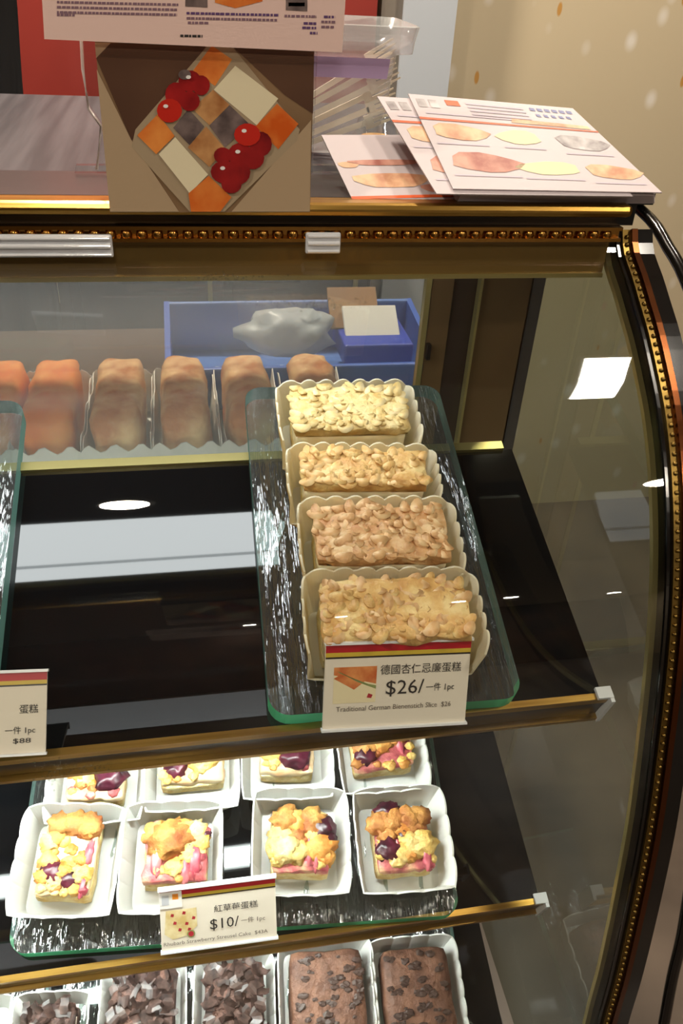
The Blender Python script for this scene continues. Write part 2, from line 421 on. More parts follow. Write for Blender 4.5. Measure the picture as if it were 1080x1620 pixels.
# glass clamps along the top edge
def clamp(px0, px1, py0, py1):
    a, b_ = onY(px0, py0, 1.862), onY(px1, py1, 1.862)
    c = part(MB().box(((a[0] + b_[0]) / 2, 1.868, (a[2] + b_[2]) / 2), (b_[0] - a[0], .012, a[2] - b_[2])), 'glass_clamp', 'chrome', bevel=.004)
    for k, w in ((.12, .16), (.46, .22), (.84, .14)):
        z = a[2] + (b_[2] - a[2]) * k
        part(MB().tube([(a[0] + .004, 1.858, z), (b_[0] - .004, 1.858, z)], (a[2] - b_[2]) * w * .5, 10), 'ridge', 'chrome', c, smooth=True)
clamp(484, 538, 369, 402); clamp(-60, 180, 372, 408)
# back of the case: corner post, door frames, sliding glass doors
YBK = 2.36
def back_box(px0, px1, name, mat, y=YBK, d=.04, parent=case, z0=None, z1_=None):
    a, b_ = onY(px0, 560, y), onY(px1, 560, y)
    zt, zl = z0 if z0 else z2 - .02, z1_ if z1_ else -3.5
    return part(MB().box(((a[0] + b_[0]) / 2, y, (zt + zl) / 2), (b_[0] - a[0], d, zt - zl)), name, mat, parent)
back_box(743, 818, 'corner_post', 'post_brown')
back_box(741, 745, 'post_edge', 'gold_pale', y=YBK - .02, d=.03)
back_box(816, 836, 'rear_gap_strip', 'dark_brown')  # dark strip put in for the open gap beside the side glass
back_box(700, 742, 'door_dark_strip', 'dark_brown', y=YBK + .02)  # dark brown strip between sliding door and corner post
dr = back_box(668, 700, 'sliding_door', 'post_brown', y=YBK + .01)
back_box(660, 668, 'door_edge', 'gold_pale', y=YBK, d=.03, parent=dr)
a = onY(677, 556, YBK - .02); part(MB().box(tuple(a), (.012, .02, .05)), 'finger_slot', 'black_top', dr)
g0 = onY(660, 560, YBK + .01)[0]
part(MB().box(((g0 + XLEFT) / 2, YBK + .01, (z2 - 3.5) / 2), (g0 - XLEFT, .006, 3.5 + z2 - .02)), 'door_pane', 'door_glass', dr)
dg = onY(-220, 560, YBK)[0]
d2 = part(MB().box((dg, YBK - .01, (z2 - 3.5) / 2), (.07, .03, 3.5 + z2 - .02)), 'sliding_door', 'post_brown')

# ------------------------------------------------------------------ shelves (tilted towards the viewer)
TILT = math.atan(.317)
VV = np.array([0, math.cos(TILT), math.sin(TILT)]); NN = np.array([0, -math.sin(TILT), math.cos(TILT)])
OS = {1: np.array([0, 1.30, -1.50]), 2: np.array([0, 1.28, -2.38]), 3: np.array([0, 1.26, -3.25])}
def SP(k, x, v, n): return OS[k] + np.array([x, 0, 0]) + VV * v + NN * n
def frame(k, x, v, n, rot=0):
    p = W(SP(k, x, v, n)); r = Matrix(((1, 0, 0), (0, VV[1], NN[1]), (0, VV[2], NN[2]))).to_4x4()
    return Matrix.Translation(p) @ r @ Matrix.Rotation(math.radians(rot), 4, 'Z')
def spix(k, px, py, n=0):
    d = ray(px, py); o = OS[k] + NN * n; p = d * (o.dot(NN) / d.dot(NN)); return p[0], (p - OS[k]).dot(VV)
def fbox(k, x0, x1, v0, v1, n0, n1):
    return MB().add([tuple(SP(k, x, v, n)) for x in (x0, x1) for v in (v0, v1) for n in (n0, n1)],
                    [(0, 1, 3, 2), (4, 6, 7, 5), (0, 4, 5, 1), (2, 3, 7, 6), (0, 2, 6, 4), (1, 5, 7, 3)])
for k, xe in ((1, .965), (2, .968), (3, 1.0)):
    dep = .80 if k < 3 else .86
    sh = part(fbox(k, XLEFT + .05, xe, -.018 if k < 3 else 0, dep, -.02, 0), 'shelf', 'black_glass')
    if k < 3:
        xr = xe + .01
        part(fbox(k, XLEFT + .05, xr, -.034, -.017, -.016, .008), 'front_lip', 'gold', sh)
        part(fbox(k, XLEFT + .05, xr, -.030, -.018, -.085, -.012), 'front_rail', 'rail_brown', sh)
        part(fbox(k, XLEFT + .05, xr, -.044, -.018, -.100, -.086), 'lower_lip', 'gold', sh)
        part(fbox(k, xr, xr + .010, -.048, -.006, -.10, .016).add([tuple(SP(k, x, v, n)) for x in (xr - .030, xr + .010) for v in (-.036, -.006) for n in (.008, .018)],
             [(0, 1, 3, 2), (4, 6, 7, 5), (0, 4, 5, 1), (2, 3, 7, 6), (0, 2, 6, 4), (1, 5, 7, 3)]), 'end_cap', 'cap_plastic', sh)
        part(fbox(k, XLEFT + .05, xe - .03, dep - .005, dep + .025, -.03, .012), 'rear_rail', 'gold_pale', sh)
        lh = part(fbox(k, XLEFT + .1, .40, .10, .19, -.05, -.02), 'lamp_housing', 'lamp_housing', sh)
        part(fbox(k, XLEFT + .12, .38, .115, .175, -.06, -.05), 'lamp_tube', 'tube_shelf', sh)

# ------------------------------------------------------------------ lamps of the shop, with some unseen ones added for fill
downlight(-.8, -4.92, 20, 'round warm downlight in the ceiling, left of the near pair', r=.28)
downlight(6.19, -5.39, 20, 'round warm downlight in the ceiling, right of the near pair', r=.28)
downlight(-4.6, -1.0, 30, 'added unseen downlight filling the room light from the far left')  # added ambient lamp, set where the pane does not mirror it
downlight(3.0, 4.6, 19, 'added unseen downlight brightening the wallpapered corner')  # added lamp, brightens the back wall and the leaflets
downlight(-.8, 5.3, 60, 'added unseen downlight brightening the loaves on the staff side')  # added lamp, strong enough to reach the loaf cakes
for k, (x, y) in enumerate(((2.14, -35.4), (6.33, -34.6), (10.61, -30.1), (12.86, -29.95), (19.0, -32.7))):
    downlight(x, y, 30, 'small round downlight far down the ceiling, %s from the left' % ('first', 'second', 'third', 'fourth', 'fifth')[k], r=.30)
cl_ = thing('ceiling_light', 'square warm ceiling light above the right end of the case', 'ceiling light', W((3.5, .1, CEIL)))
MB().box((0, 0, -.03), (.50, 1.06, .06)).build('frame', 'lamp_housing', cl_, bevel=.01)
MB().box((0, 0, -.064), (.42, .98, .01)).build('diffuser', 'lamp_panel', cl_)
l = bpy.data.lights.new('ceiling_light_beam', 'AREA'); l.shape = 'RECTANGLE'; l.size = .42 * U; l.size_y = .98 * U; l.energy = 13; l.color = (1., .90, .76)
lo = bpy.data.objects.new('ceiling_light_beam', l); C.objects.link(lo); lo.parent = cl_; lo.location = (0, 0, -.08 * U)

# ------------------------------------------------------------------ food materials
plain('glaze_pale', (216, 192, 128), .5, var=[(200, 164, 94), (226, 206, 152)], vscale=60, bump=.6, bscale=160, sss=.1)
plain('glaze_gold', (222, 168, 100), .4, var=[(208, 156, 90), (226, 184, 116), (240, 212, 150)], vscale=55, bump=.6, bscale=160, sss=.1)
plain('glaze_rose', (222, 164, 112), .4, var=[(204, 148, 96), (222, 176, 124), (238, 206, 160)], vscale=55, bump=.6, bscale=160, sss=.1)
plain('flake_pale', (224, 204, 152), .5, var=[(208, 178, 112), (230, 214, 172)], vscale=70)
plain('flake_gold', (232, 194, 132), .4, var=[(216, 168, 100), (240, 210, 156)], vscale=90)
plain('flake_rose', (228, 186, 132), .4, var=[(212, 160, 104), (238, 206, 156)], vscale=90)
plain('sponge', (244, 230, 176), .75, var=[(238, 218, 152), (248, 238, 196)], vscale=90, bump=.5, bscale=240, sss=.2)
plain('custard', (250, 240, 206), .6, sss=.2)
plain('crumb_base', (226, 204, 142), .75, var=[(208, 174, 106), (234, 220, 170)], vscale=90, bump=.5, bscale=240, sss=.15)
plain('fruit_layer', (186, 92, 92), .35, var=[(136, 44, 58), (194, 106, 104), (222, 176, 140)], vscale=55, bump=.5, bscale=140, sss=.1)
plain('cream_layer', (214, 188, 146), .4, var=[(196, 156, 112), (226, 206, 168)], vscale=40, bump=.3, bscale=120, sss=.1)
plain('streusel', (216, 162, 80), .6, var=[(190, 118, 44), (228, 186, 104)], vscale=50, bump=.6, bscale=200, sss=.1)
plain('streusel_brown', (186, 122, 56), .6, var=[(146, 78, 32), (206, 150, 78)], vscale=50, bump=.6, bscale=200, sss=.1)
plain('streusel_pale', (226, 196, 116), .6, var=[(210, 168, 82), (234, 214, 150)], vscale=50, bump=.6, bscale=200, sss=.1)
plain('berry', (58, 18, 32), .3, var=[(36, 12, 22), (88, 28, 46)], vscale=60)
plain('rhubarb', (196, 96, 108), .3, var=[(170, 60, 80), (216, 140, 138)], vscale=50)
plain('choco_body', (74, 46, 38), .7, var=[(52, 32, 28), (92, 60, 48)], vscale=70, bump=.5, bscale=240)
plain('choco_curl', (58, 42, 37), .35, var=[(36, 25, 22), (84, 64, 58)], vscale=90)
plain('choco_cream', (240, 226, 214), .6, sss=.1)
plain('brownie', (104, 68, 50), .6, var=[(84, 52, 38), (120, 82, 62)], vscale=45, bump=.7, bscale=140)
plain('brownie_chip', (60, 40, 32), .5)

# ------------------------------------------------------------------ glass platters
def rrect(w, d, r, n=6):
    pts = []
    for cx, cy, a0 in ((w / 2 - r, d / 2 - r, 0), (-w / 2 + r, d / 2 - r, 90), (-w / 2 + r, -d / 2 + r, 180), (w / 2 - r, -d / 2 + r, 270)):
        for k in range(n + 1):
            a = math.radians(a0 + 90 * k / n); pts.append((cx + r * math.cos(a), cy + r * math.sin(a)))
    return pts
PT = .05
def platter(k, x, v, w, d, rot, label, n0=.001):
    t = thing('glass_platter', label, 'platter', group='rippled glass platters', mat=frame(k, x, v, n0, rot))
    # rippled slab: long ridges run along its length
    nx, ny = int(w * 110), int(d * 60); rows = []
    s0 = random.random() * 50
    for j in range(ny + 1):
        y = -d / 2 + d * j / ny; row = []
        for i in range(nx + 1):
            q = -w / 2 + w * i / nx
            edge = min(1, (w / 2 - abs(q)) / .02, (d / 2 - abs(y)) / .02)
            hgt = noise.noise(Vector((q * 34 + s0, y * 5, 0))) * .006 + noise.noise(Vector((q * 80 + s0, y * 11, 5))) * .003
            # rounded corners
            qq, yy = q, y; r = .05
            ax, ay = abs(q) - (w / 2 - r), abs(y) - (d / 2 - r)
            if ax > 0 and ay > 0:
                l = max(ax, ay); h = math.hypot(ax, ay)
                qq = math.copysign(w / 2 - r + ax * l / h, q); yy = math.copysign(d / 2 - r + ay * l / h, y)
            row.append((qq, yy, PT + hgt * max(edge, 0)))
        rows.append(row)
    MB().grid(rows).build('rippled_face', 'platter_glass', t, smooth=True)
    out = rrect(w, d, .05)
    MB().poly([(p[0], p[1], 0) for p in out]).build('underside', 'clear_acrylic', t)
    mb = MB()
    for a_, b_ in zip(out, out[1:] + out[:1]):
        mb.cur = 0 if (a_[1] + b_[1]) / 2 < -d / 2 + .045 else 1
        mb.add([(*a_, 0), (*b_, 0), (*b_, PT), (*a_, PT)], [(0, 1, 2, 3)])
    mb.build('edge', ['platter_green', 'platter_teal'], t)
    return t
def platter_px(k, fl, fr, bl, br, label, n=.05):
    q = [np.array(spix(k, *p, n=n)) for p in (fl, fr, br, bl)]
    c = sum(q) / 4; ex = (q[1] - q[0] + q[2] - q[3]) / 2; w = np.linalg.norm(ex); d = np.linalg.norm((q[3] - q[0] + q[2] - q[1]) / 2)
    rot = math.degrees(math.atan2((q[2] - q[1] + q[3] - q[0])[1], (q[2] - q[1] + q[3] - q[0])[0])) - 90
    return platter(k, c[0], c[1], w, d, rot, label)
platter_px(1, (425, 1135), (830, 1103), (388, 615), (690, 608), 'rippled glass platter carrying the row of four almond cakes')
q = spix(1, 44, 632, .05); 
platter(1, q[0] - .31, .50, .60, 1.06, 0, 'rippled glass platter at the left edge of the top shelf')
platter(2, .427, .38, .60, .80, -4, 'rippled glass platter under the two right pairs of fruit cakes')
platter(2, -.27, .395, .56, .78, -4, 'rippled glass platter under the two left pairs of fruit cakes')
platter(3, .545, .30, .66, .72, -4, 'rippled glass platter under the two brownies')
platter(3, -.21, .33, .70, .74, -4, 'rippled glass platter under the two chocolate shaving cakes')
platter(3, -.95, .33, .66, .74, -4, 'rippled glass platter at the left end of the bottom shelf')

# ------------------------------------------------------------------ paper trays
def tray(k, x, v, n, w, d, h, flare, rot, label, mats=('white_paper', 'white_paper'), sc=(3, 3), group='scalloped paper trays', front=1.0):
    """one folded paper case: flat bottom, flared walls with scalloped rim"""
    K = 160; r = .02; bot = []; top = []
    for i in range(K):
        s_ = i / K * 4; side = int(s_); u = s_ - side
        if side == 0: bx, by = -w / 2 + w * u, -d / 2
        elif side == 1: bx, by = w / 2, -d / 2 + d * u
        elif side == 2: bx, by = w / 2 - w * u, d / 2
        else: bx, by = -w / 2, d / 2 - d * u
        cx, cy = bx / (w / 2), by / (d / 2)
        m_ = (abs(cx) ** 12 + abs(cy) ** 12) ** (-1 / 12)
        bx, by = bx * m_, by * m_
        cnt = sc[0] if side % 2 == 0 else sc[1]
        hs = h * (.86 + .14 * abs(math.sin(math.pi * u * cnt)) ** .6)
        if side == 0: hs *= front
        bulge = 1 + .05 * math.sin(math.pi * u)
        nx_, ny_ = (0, -1) if side == 0 else (1, 0) if side == 1 else (0, 1) if side == 2 else (-1, 0)
        tx = bx + flare * math.copysign(1, bx) * min(1, abs(cx) ** 8 + (.0 if side % 2 == 0 else 1)) * (bulge if side % 2 else 1)
        ty = by + flare * math.copysign(1, by) * min(1, abs(cy) ** 8 + (.0 if side % 2 else 1)) * (bulge if side % 2 == 0 else 1)
        bot.append((bx, by, 0)); top.append((tx, ty, hs))
    mid = [tuple(a * .5 + b * .5 for a, b in zip(p, q)) for p, q in zip(bot, top)]
    mb = MB(); mb.grid([bot, mid, top], True); mb.poly(bot[::-1])
    o = mb.build('paper_tray', list(mats), smooth=False)
    o.matrix_world = frame(k, x, v, n, rot)
    so = o.modifiers.new('paper', 'SOLIDIFY'); so.thickness = .005 * U; so.offset = 1; so.material_offset = 1 if len(mats) > 1 else 0; so.material_offset_rim = so.material_offset
    return tag(o, label, 'paper tray', group)

# rounded, slightly uneven cake block: returns MB
def block(w, d, h, z0=0, amp=.004, fr=18, seed=0, r=.012, nx=14, ny=9, nz=4):
    bm = bmesh.new(); bmesh.ops.create_cube(bm, size=1.)
    bmesh.ops.subdivide_edges(bm, edges=bm.edges[:], cuts=7, use_grid_fill=True)
    mb = MB(); vs = []; sd = Vector((seed * 3.7, seed * 1.9, seed))
    bm.verts.ensure_lookup_table()
    for v_ in bm.verts:
        p = Vector((v_.co.x * w, v_.co.y * d, v_.co.z * h))
        # round the edges
        q = Vector((max(-w / 2 + r, min(w / 2 - r, p.x)), max(-d / 2 + r, min(d / 2 - r, p.y)), max(-h / 2 + r, min(h / 2 - r, p.z))))
        dl = p - q
        if dl.length > r: p = q + dl.normalized() * r
        nv = noise.noise_vector(p * fr + sd)
        if v_.co.z > -.49: p += nv * amp
        vs.append((p.x, p.y, p.z + h / 2 + z0))
    fs = [[v_.index for v_ in f.verts] for f in bm.faces]; bm.free()
    return mb.add(vs, fs)

# ------------------------------------------------------------------ almond cakes
flake_meshes = {}
def flake_mesh(mat):
    if mat not in flake_meshes:
        L_ = []
        for s_ in range(4):
            n = 12; rx, ry = .017 + .003 * s_, .012 + .0015 * s_
            ring = [(rx * math.cos(a) * (1 + .12 * noise.noise(Vector((math.cos(a), math.sin(a), s_ * 3)))), ry * math.sin(a), .004 * math.cos(2 * a)) for a in [i * 2 * math.pi / n for i in range(n)]]
            o = MB().prism(ring, (0, 0, .0035)).build('almond_flake', mat, None, smooth=True)
            L_.append(o.data); bpy.data.objects.remove(o)
        flake_meshes[mat] = L_
    return flake_meshes[mat]
def almond_cake(px_top, label, glaze, flk, seed, n_fl=84):
    H0 = PT + .012; h = .155
    q = [np.array(spix(1, *p, n=H0 + h)) for p in px_top]     # back-left, back-right, front-right, front-left
    c = sum(q) / 4; w = (np.linalg.norm(q[1] - q[0]) + np.linalg.norm(q[2] - q[3])) / 2; d = (np.linalg.norm(q[0] - q[3]) + np.linalg.norm(q[1] - q[2])) / 2
    e_ = q[1] - q[0] + q[2] - q[3]; rot = math.degrees(math.atan2(e_[1], e_[0]))
    t = thing('almond_cake', label, 'cake', group='almond cream cakes', mat=frame(1, c[0], c[1], H0, rot))
    block(w * .97, d * .95, .05, 0, .002, 20, seed).build('sponge_base', 'sponge', t, smooth=True)
    block(w * .965, d * .95, .075, .046, .002, 20, seed + 5).build('custard_filling', 'custard', t, smooth=True)
    top = block(w, d * .98, .038, .116, .012, 30, seed + 9, r=.012).build('almond_topping', glaze, t, smooth=True)
    rnd = random.Random(seed); ms = flake_mesh(flk) + flake_mesh(glaze); nx = 12; ny = n_fl // nx
    for i in range(nx):
        for j in range(ny):
            o = bpy.data.objects.new('almond_flake', rnd.choice(ms)); C.objects.link(o); o.parent = top
            x = (-.5 + (i + .5 + rnd.uniform(-.45, .45)) / nx) * w * .98; y = (-.5 + (j + .5 + rnd.uniform(-.45, .45)) / ny) * d * .96
            o.matrix_local = Matrix.Translation(Vector((x, y, .1505 + rnd.uniform(-.004, .004))) * U) @ Matrix.Rotation(rnd.uniform(0, 6.3), 4, 'Z') @ Matrix.Rotation(rnd.uniform(-.2, .2), 4, 'X') @ Matrix.Rotation(rnd.uniform(-.18, .18), 4, 'Y')
    return c, w, d, rot
AC = [([(460, 610), (643, 608), (642, 675), (464, 680)], 'pale cream', 'glaze_pale', 'flake_pale', 'backmost of the four, on the glass platter'),
      ([(478, 708), (676, 713), (674, 765), (478, 768)], 'golden', 'glaze_gold', 'flake_gold', 'second from the back on the glass platter'),
      ([(497, 797), (705, 795), (710, 882), (500, 885)], 'rosy golden', 'glaze_rose', 'flake_rose', 'third from the back on the glass platter'),
      ([(505, 914), (738, 908), (747, 1008), (510, 1012)], 'pale gold', 'glaze_gold', 'flake_rose', 'frontmost, right behind its price tag')]
for i, (q, col, g, fl_, where) in enumerate(AC):
    c, w, d, rot = almond_cake(q, '%s almond topped cake slice, %s' % (col, where), g, fl_, 3 + i)
    tray(1, c[0] - .003, c[1] - .005, PT + .006, w + .022, d + .018, .155, .022, rot,
         'cream paper tray holding the %s almond cake' % ('backmost', 'second', 'third', 'frontmost')[i], ('kraft', 'cream_paper'), (7, 4), 'paper trays of the almond cakes', .3)

# ------------------------------------------------------------------ fruit streusel cakes
def fruit_cake(k, quad, label, seed, style, full=True):
    H0 = PT + .010; h = .085
    q = [np.array(spix(k, *p, n=H0 + h)) for p in quad]
    c = sum(q) / 4; w = (np.linalg.norm(q[1] - q[0]) + np.linalg.norm(q[2] - q[3])) / 2; d = (np.linalg.norm(q[0] - q[3]) + np.linalg.norm(q[1] - q[2])) / 2
    e_ = q[1] - q[0] + q[2] - q[3]; rot = math.degrees(math.atan2(e_[1], e_[0]))
    t = thing('fruit_cake', label, 'cake', group='fruit streusel cakes', mat=frame(k, c[0], c[1], H0, rot))
    block(w, d, .062, 0, .005, 22, seed).build('cake_base', 'crumb_base', t, smooth=True)
    block(w * .98, d * .96, .034, .052, .010, 28, seed + 3).build('fruit_filling', style.get('fill', 'fruit_layer'), t, smooth=True)
    kk = 0
    for (x, y, r, m, nm) in style['lumps']:
        kk += 1
        sq = (1.15, 1., .62) if nm != 'rhubarb_piece' else (.55, 1.6, .5)
        MB().lump((x * w / 2, y * d / 2, .080 + r * .15), r, 3, .42, 2.6, seed * 11 + kk, sq).build(nm, m, t, smooth=True)
    rr = random.Random(seed)
    for i in range(26 if full else 14):
        nm, m = rr.choice((('streusel_crumb', 'streusel'), ('streusel_crumb', 'streusel_pale'), ('streusel_crumb', 'streusel_brown'), ('fruit_piece', 'fruit_layer')))
        MB().lump((rr.uniform(-.47, .47) * w, rr.uniform(-.47, .47) * d, .084), rr.uniform(.009, .018), 2, .45, 2.2, seed + i, (1.2, 1, .7)).build(nm, m, t, smooth=True)
    return c, w, d, rot
S_, SB, SPL, B_, RH = ('streusel', 'streusel_crumb'), ('streusel_brown', 'streusel_crumb'), ('streusel_pale', 'streusel_crumb'), ('berry', 'berry'), ('rhubarb', 'rhubarb_piece')
def L(*a): return [(x, y, r, *m) for x, y, r, m in a]
styles = dict(
    a=dict(fill='cream_layer', lumps=L((-.45, .82, .034, SB), (.05, .84, .036, SB), (.55, .8, .036, SB), (-.75, .35, .026, SPL), (-.5, .5, .026, S_), (.75, .1, .022, RH), (-.7, -.15, .024, S_), (-.45, -.42, .028, B_), (-.75, -.5, .022, S_), (-.1, -.4, .026, S_), (.15, -.6, .022, B_), (-.3, -.62, .022, SPL), (.6, -.45, .026, SPL), (.7, -.75, .02, RH))),
    b=dict(fill='fruit_layer', lumps=L((-.2, .45, .055, SB), (-.65, .72, .03, S_), (.15, .72, .034, S_), (.6, .72, .03, SPL), (.75, .3, .026, SPL), (.45, .2, .02, B_), (.35, .02, .026, SPL), (.6, -.3, .03, RH), (.45, -.2, .022, SPL), (.85, .55, .02, B_), (-.05, -.5, .026, SPL), (.3, -.6, .024, RH), (-.6, -.2, .03, RH))),
    c=dict(fill='fruit_layer', lumps=L((-.5, .7, .04, SB), (-.15, .62, .036, S_), (.4, .62, .04, SB), (.72, .4, .036, B_), (.85, .15, .026, B_), (-.7, .2, .03, SPL), (-.1, .1, .032, SB), (.35, .2, .03, SPL), (-.55, -.25, .044, SPL), (-.15, -.3, .036, SPL), (.3, -.25, .03, RH), (.65, -.2, .04, S_), (.55, -.5, .026, RH), (.8, -.5, .026, S_), (-.75, -.6, .02, SPL))),
    d=dict(fill='fruit_layer', lumps=L((-.45, .92, .03, B_), (-.25, .98, .022, B_), (-.7, .55, .036, SB), (-.2, .58, .04, SB), (.3, .6, .04, SB), (.7, .65, .034, SB), (.05, .35, .032, S_), (-.5, .2, .03, SB), (.5, .3, .03, SB), (.1, .1, .028, B_), (-.55, -.3, .034, B_), (-.25, -.25, .024, RH), (.3, -.12, .038, SPL), (.65, -.2, .04, SPL), (-.1, -.4, .028, SPL), (.2, -.45, .028, S_), (.75, -.55, .03, RH), (-.3, -.65, .022, SPL))),
    e=dict(fill='cream_layer', lumps=L((-.6, .1, .034, SB), (-.1, .3, .034, S_), (.5, -.2, .042, B_), (.5, .4, .034, S_), (-.3, -.3, .024, SPL))),
    f=dict(fill='cream_layer', lumps=L((-.5, -.3, .03, B_), (-.6, .2, .034, S_), (0, .3, .034, S_), (.5, .1, .034, SPL), (.3, -.3, .024, SPL))),
    g=dict(fill='cream_layer', lumps=L((-.6, 0, .034, S_), (-.2, .3, .03, SPL), (.3, -.25, .042, B_), (.45, .4, .034, SB), (-.5, -.4, .022, SPL))),
    h=dict(fill='fruit_layer', lumps=L((-.6, 0, .034, SB), (-.6, -.4, .03, B_), (0, .1, .034, S_), (.5, .3, .034, SB), (.6, .0, .026, RH))))
FC = [('a', (75, 1295), (160, 1295), (142, 1420), (52, 1415), 'fruit cake with a pale creamy top, front left of the middle shelf', 'leftmost front'),
      ('b', (232, 1302), (328, 1302), (328, 1392), (225, 1402), 'pink fruit cake with one big round crumb, front row beside the middle price tag', 'pink rhubarb'),
      ('c', (430, 1282), (522, 1284), (522, 1380), (428, 1382), 'fruit cake with yellow crumbs and a dark berry at its right edge, front row', 'yellow crumbed'),
      ('d', (586, 1282), (676, 1275), (685, 1374), (600, 1382), 'browned fruit cake with a berry sticking up at the back, front right of middle shelf', 'rightmost front')]
for s_, *q, lab, tl in FC:
    c, w, d, rot = fruit_cake(2, q, lab, ord(s_), styles[s_])
    dv = .0 if s_ in 'cd' else -.01
    tray(2, c[0] + (.0 if s_ != 'b' else -.012), c[1] + dv, PT + .004, .225, .245, .115, .026, rot * .6 - 2, 'white scalloped paper tray holding the %s fruit cake' % tl, ('white_paper', 'white_paper'), (3, 4), 'paper trays of the fruit cakes')
FB = [('e', (108, 1180), (195, 1178), (200, 1262), (108, 1268), 'fruit cake with one purple berry, back row left, half hidden by the top shelf', 'back left'),
      ('f', (252, 1172), (352, 1168), (355, 1232), (255, 1244), 'pale fruit cake with a small berry near its left corner, back row second from left', 'second back'),
      ('g', (412, 1155), (500, 1152), (492, 1225), (412, 1222), 'pale fruit cake with a dark berry in the middle, back row second from right', 'third back'),
      ('h', (552, 1145), (648, 1140), (650, 1208), (562, 1222), 'fruit cake with a purple fruit band, back row right', 'back right')]
for s_, *q, lab, tl in FB:
    c, w, d, rot = fruit_cake(2, q, lab, ord(s_), styles[s_])
    tray(2, c[0], c[1] - .005, PT + .004, .225, .235, .10, .026, rot * .5 - 2, 'white scalloped paper tray holding the %s fruit cake' % tl, ('white_paper', 'white_paper'), (3, 4), 'paper trays of the fruit cakes')

# ------------------------------------------------------------------ bottom shelf: chocolate cakes and brownies
def choc_frame(px, py, w, d, n): x, v = spix(3, px, py, n); return x, v
shav = []
for s_ in range(5):
    rr = random.Random(40 + s_); n = 5; pts = []
    Lx, Wy = rr.uniform(.022, .036), rr.uniform(.010, .018)
    rows = [[(Lx * (-1 + 2 * i / n), Wy * sgn * (1 + .4 * rr.uniform(-1, 1)), .012 * math.sin(i / n * 2.4 + s_)) for i in range(n + 1)] for sgn in (-1, 1)]
    mb = MB().grid(rows).grid([[(x, y, z + .004) for x, y, z in r] for r in rows])
    o = mb.build('chocolate_shaving', 'choco_curl'); shav.append(o.data); bpy.data.objects.remove(o)
def shaving_cake(x, v, w, d, h, rot, label, seed):
    t = thing('chocolate_cake', label, 'cake', group='chocolate shaving cakes', mat=frame(3, x, v, PT + .008, rot))
    block(w, d, h * .5, 0, .003, 20, seed).build('cake_base', 'choco_body', t, smooth=True)
    block(w * .97, d * .97, h * .25, h * .46, .003, 20, seed + 1).build('cream_layer', 'choco_cream', t, smooth=True)
    top = block(w, d, h * .34, h * .68, .006, 24, seed + 2).build('chocolate_top', 'choco_body', t, smooth=True)
    rr = random.Random(seed)
    for i in range(7):
        for j in range(9):
            o = bpy.data.objects.new('chocolate_shaving', rr.choice(shav)); C.objects.link(o); o.parent = top
            o.matrix_local = Matrix.Translation(Vector(((-.5 + (i + .5 + rr.uniform(-.4, .4)) / 7) * w, (-.5 + (j + .5 + rr.uniform(-.4, .4)) / 9) * d, h + rr.uniform(.002, .014))) * U) @ Matrix.Rotation(rr.uniform(0, 6.3), 4, 'Z') @ Matrix.Rotation(rr.uniform(-.7, .7), 4, 'X') @ Matrix.Rotation(rr.uniform(-.5, .5), 4, 'Y')
def brownie(x, v, w, d, h, rot, label, seed):
    t = thing('brownie', label, 'cake', group='chocolate chip brownies', mat=frame(3, x, v, PT + .008, rot))
    body = block(w, d, h, 0, .006, 14, seed, r=.024).build('brownie_body', 'brownie', t, smooth=True)
    rr = random.Random(seed)
    for i in range(46):
        a, b_ = rr.uniform(-.44, .44), rr.uniform(-.44, .44)
        if abs(a) > .44 or abs(b_) > .44: continue
        MB().lump((a * w, b_ * d, h + .002), .010 * rr.uniform(.5, 1.4), 2, .7, 2, seed + i, (1.4, .9, .35)).build('chocolate_chip', 'brownie_chip', t)
H3 = PT + .15
BOT = [('brownie', (462, 1503), (577, 1497), 'chocolate chip brownie on the bottom shelf, left of the two', 21),
       ('brownie', (608, 1500), (712, 1494), 'chocolate chip brownie at the right end of the bottom shelf', 33),
       ('shave', (184, 1538), (282, 1530), 'chocolate cake under thick shavings, left of the two whole ones on bottom shelf', 5),
       ('shave', (330, 1524), (420, 1520), 'chocolate cake under fine shavings, beside the left brownie', 6),
       ('shave', (42, 1588), (124, 1586), 'chocolate cake in the bottom left corner with pale filling', 8)]
for kind, pl, pr, lab, sd in BOT:
    a, b_ = np.array(spix(3, *pl, n=H3)), np.array(spix(3, *pr, n=H3)); w = np.linalg.norm(b_ - a); rot = math.degrees(math.atan2(b_[1] - a[1], b_[0] - a[0])) * .8
    d = .27 if kind == 'brownie' else .26
    c = (a + b_) / 2 - np.array([.02, d / 2])
    (brownie if kind == 'brownie' else shaving_cake)(c[0], c[1], w, d, .13 if kind == 'brownie' else .14, rot, lab, sd)
    tray(3, c[0], c[1], PT + .003, w + .03, d + .03, .125, .022, rot, 'white paper tray holding the %s' % {21: 'left brownie', 33: 'right brownie', 5: 'thickly shaved chocolate cake', 6: 'finely shaved chocolate cake', 8: 'corner chocolate cake'}[sd], ('white_paper', 'white_paper'), (4, 5), 'paper trays of the bottom shelf')
x, v = spix(3, 6, 1600, H3)
tray(3, x - .12, v - .08, PT + .003, .2, .24, .11, .025, -4, 'white paper tray cut by the bottom left edge of the view', ('white_paper', 'white_paper'), (4, 5), 'paper trays of the bottom shelf')

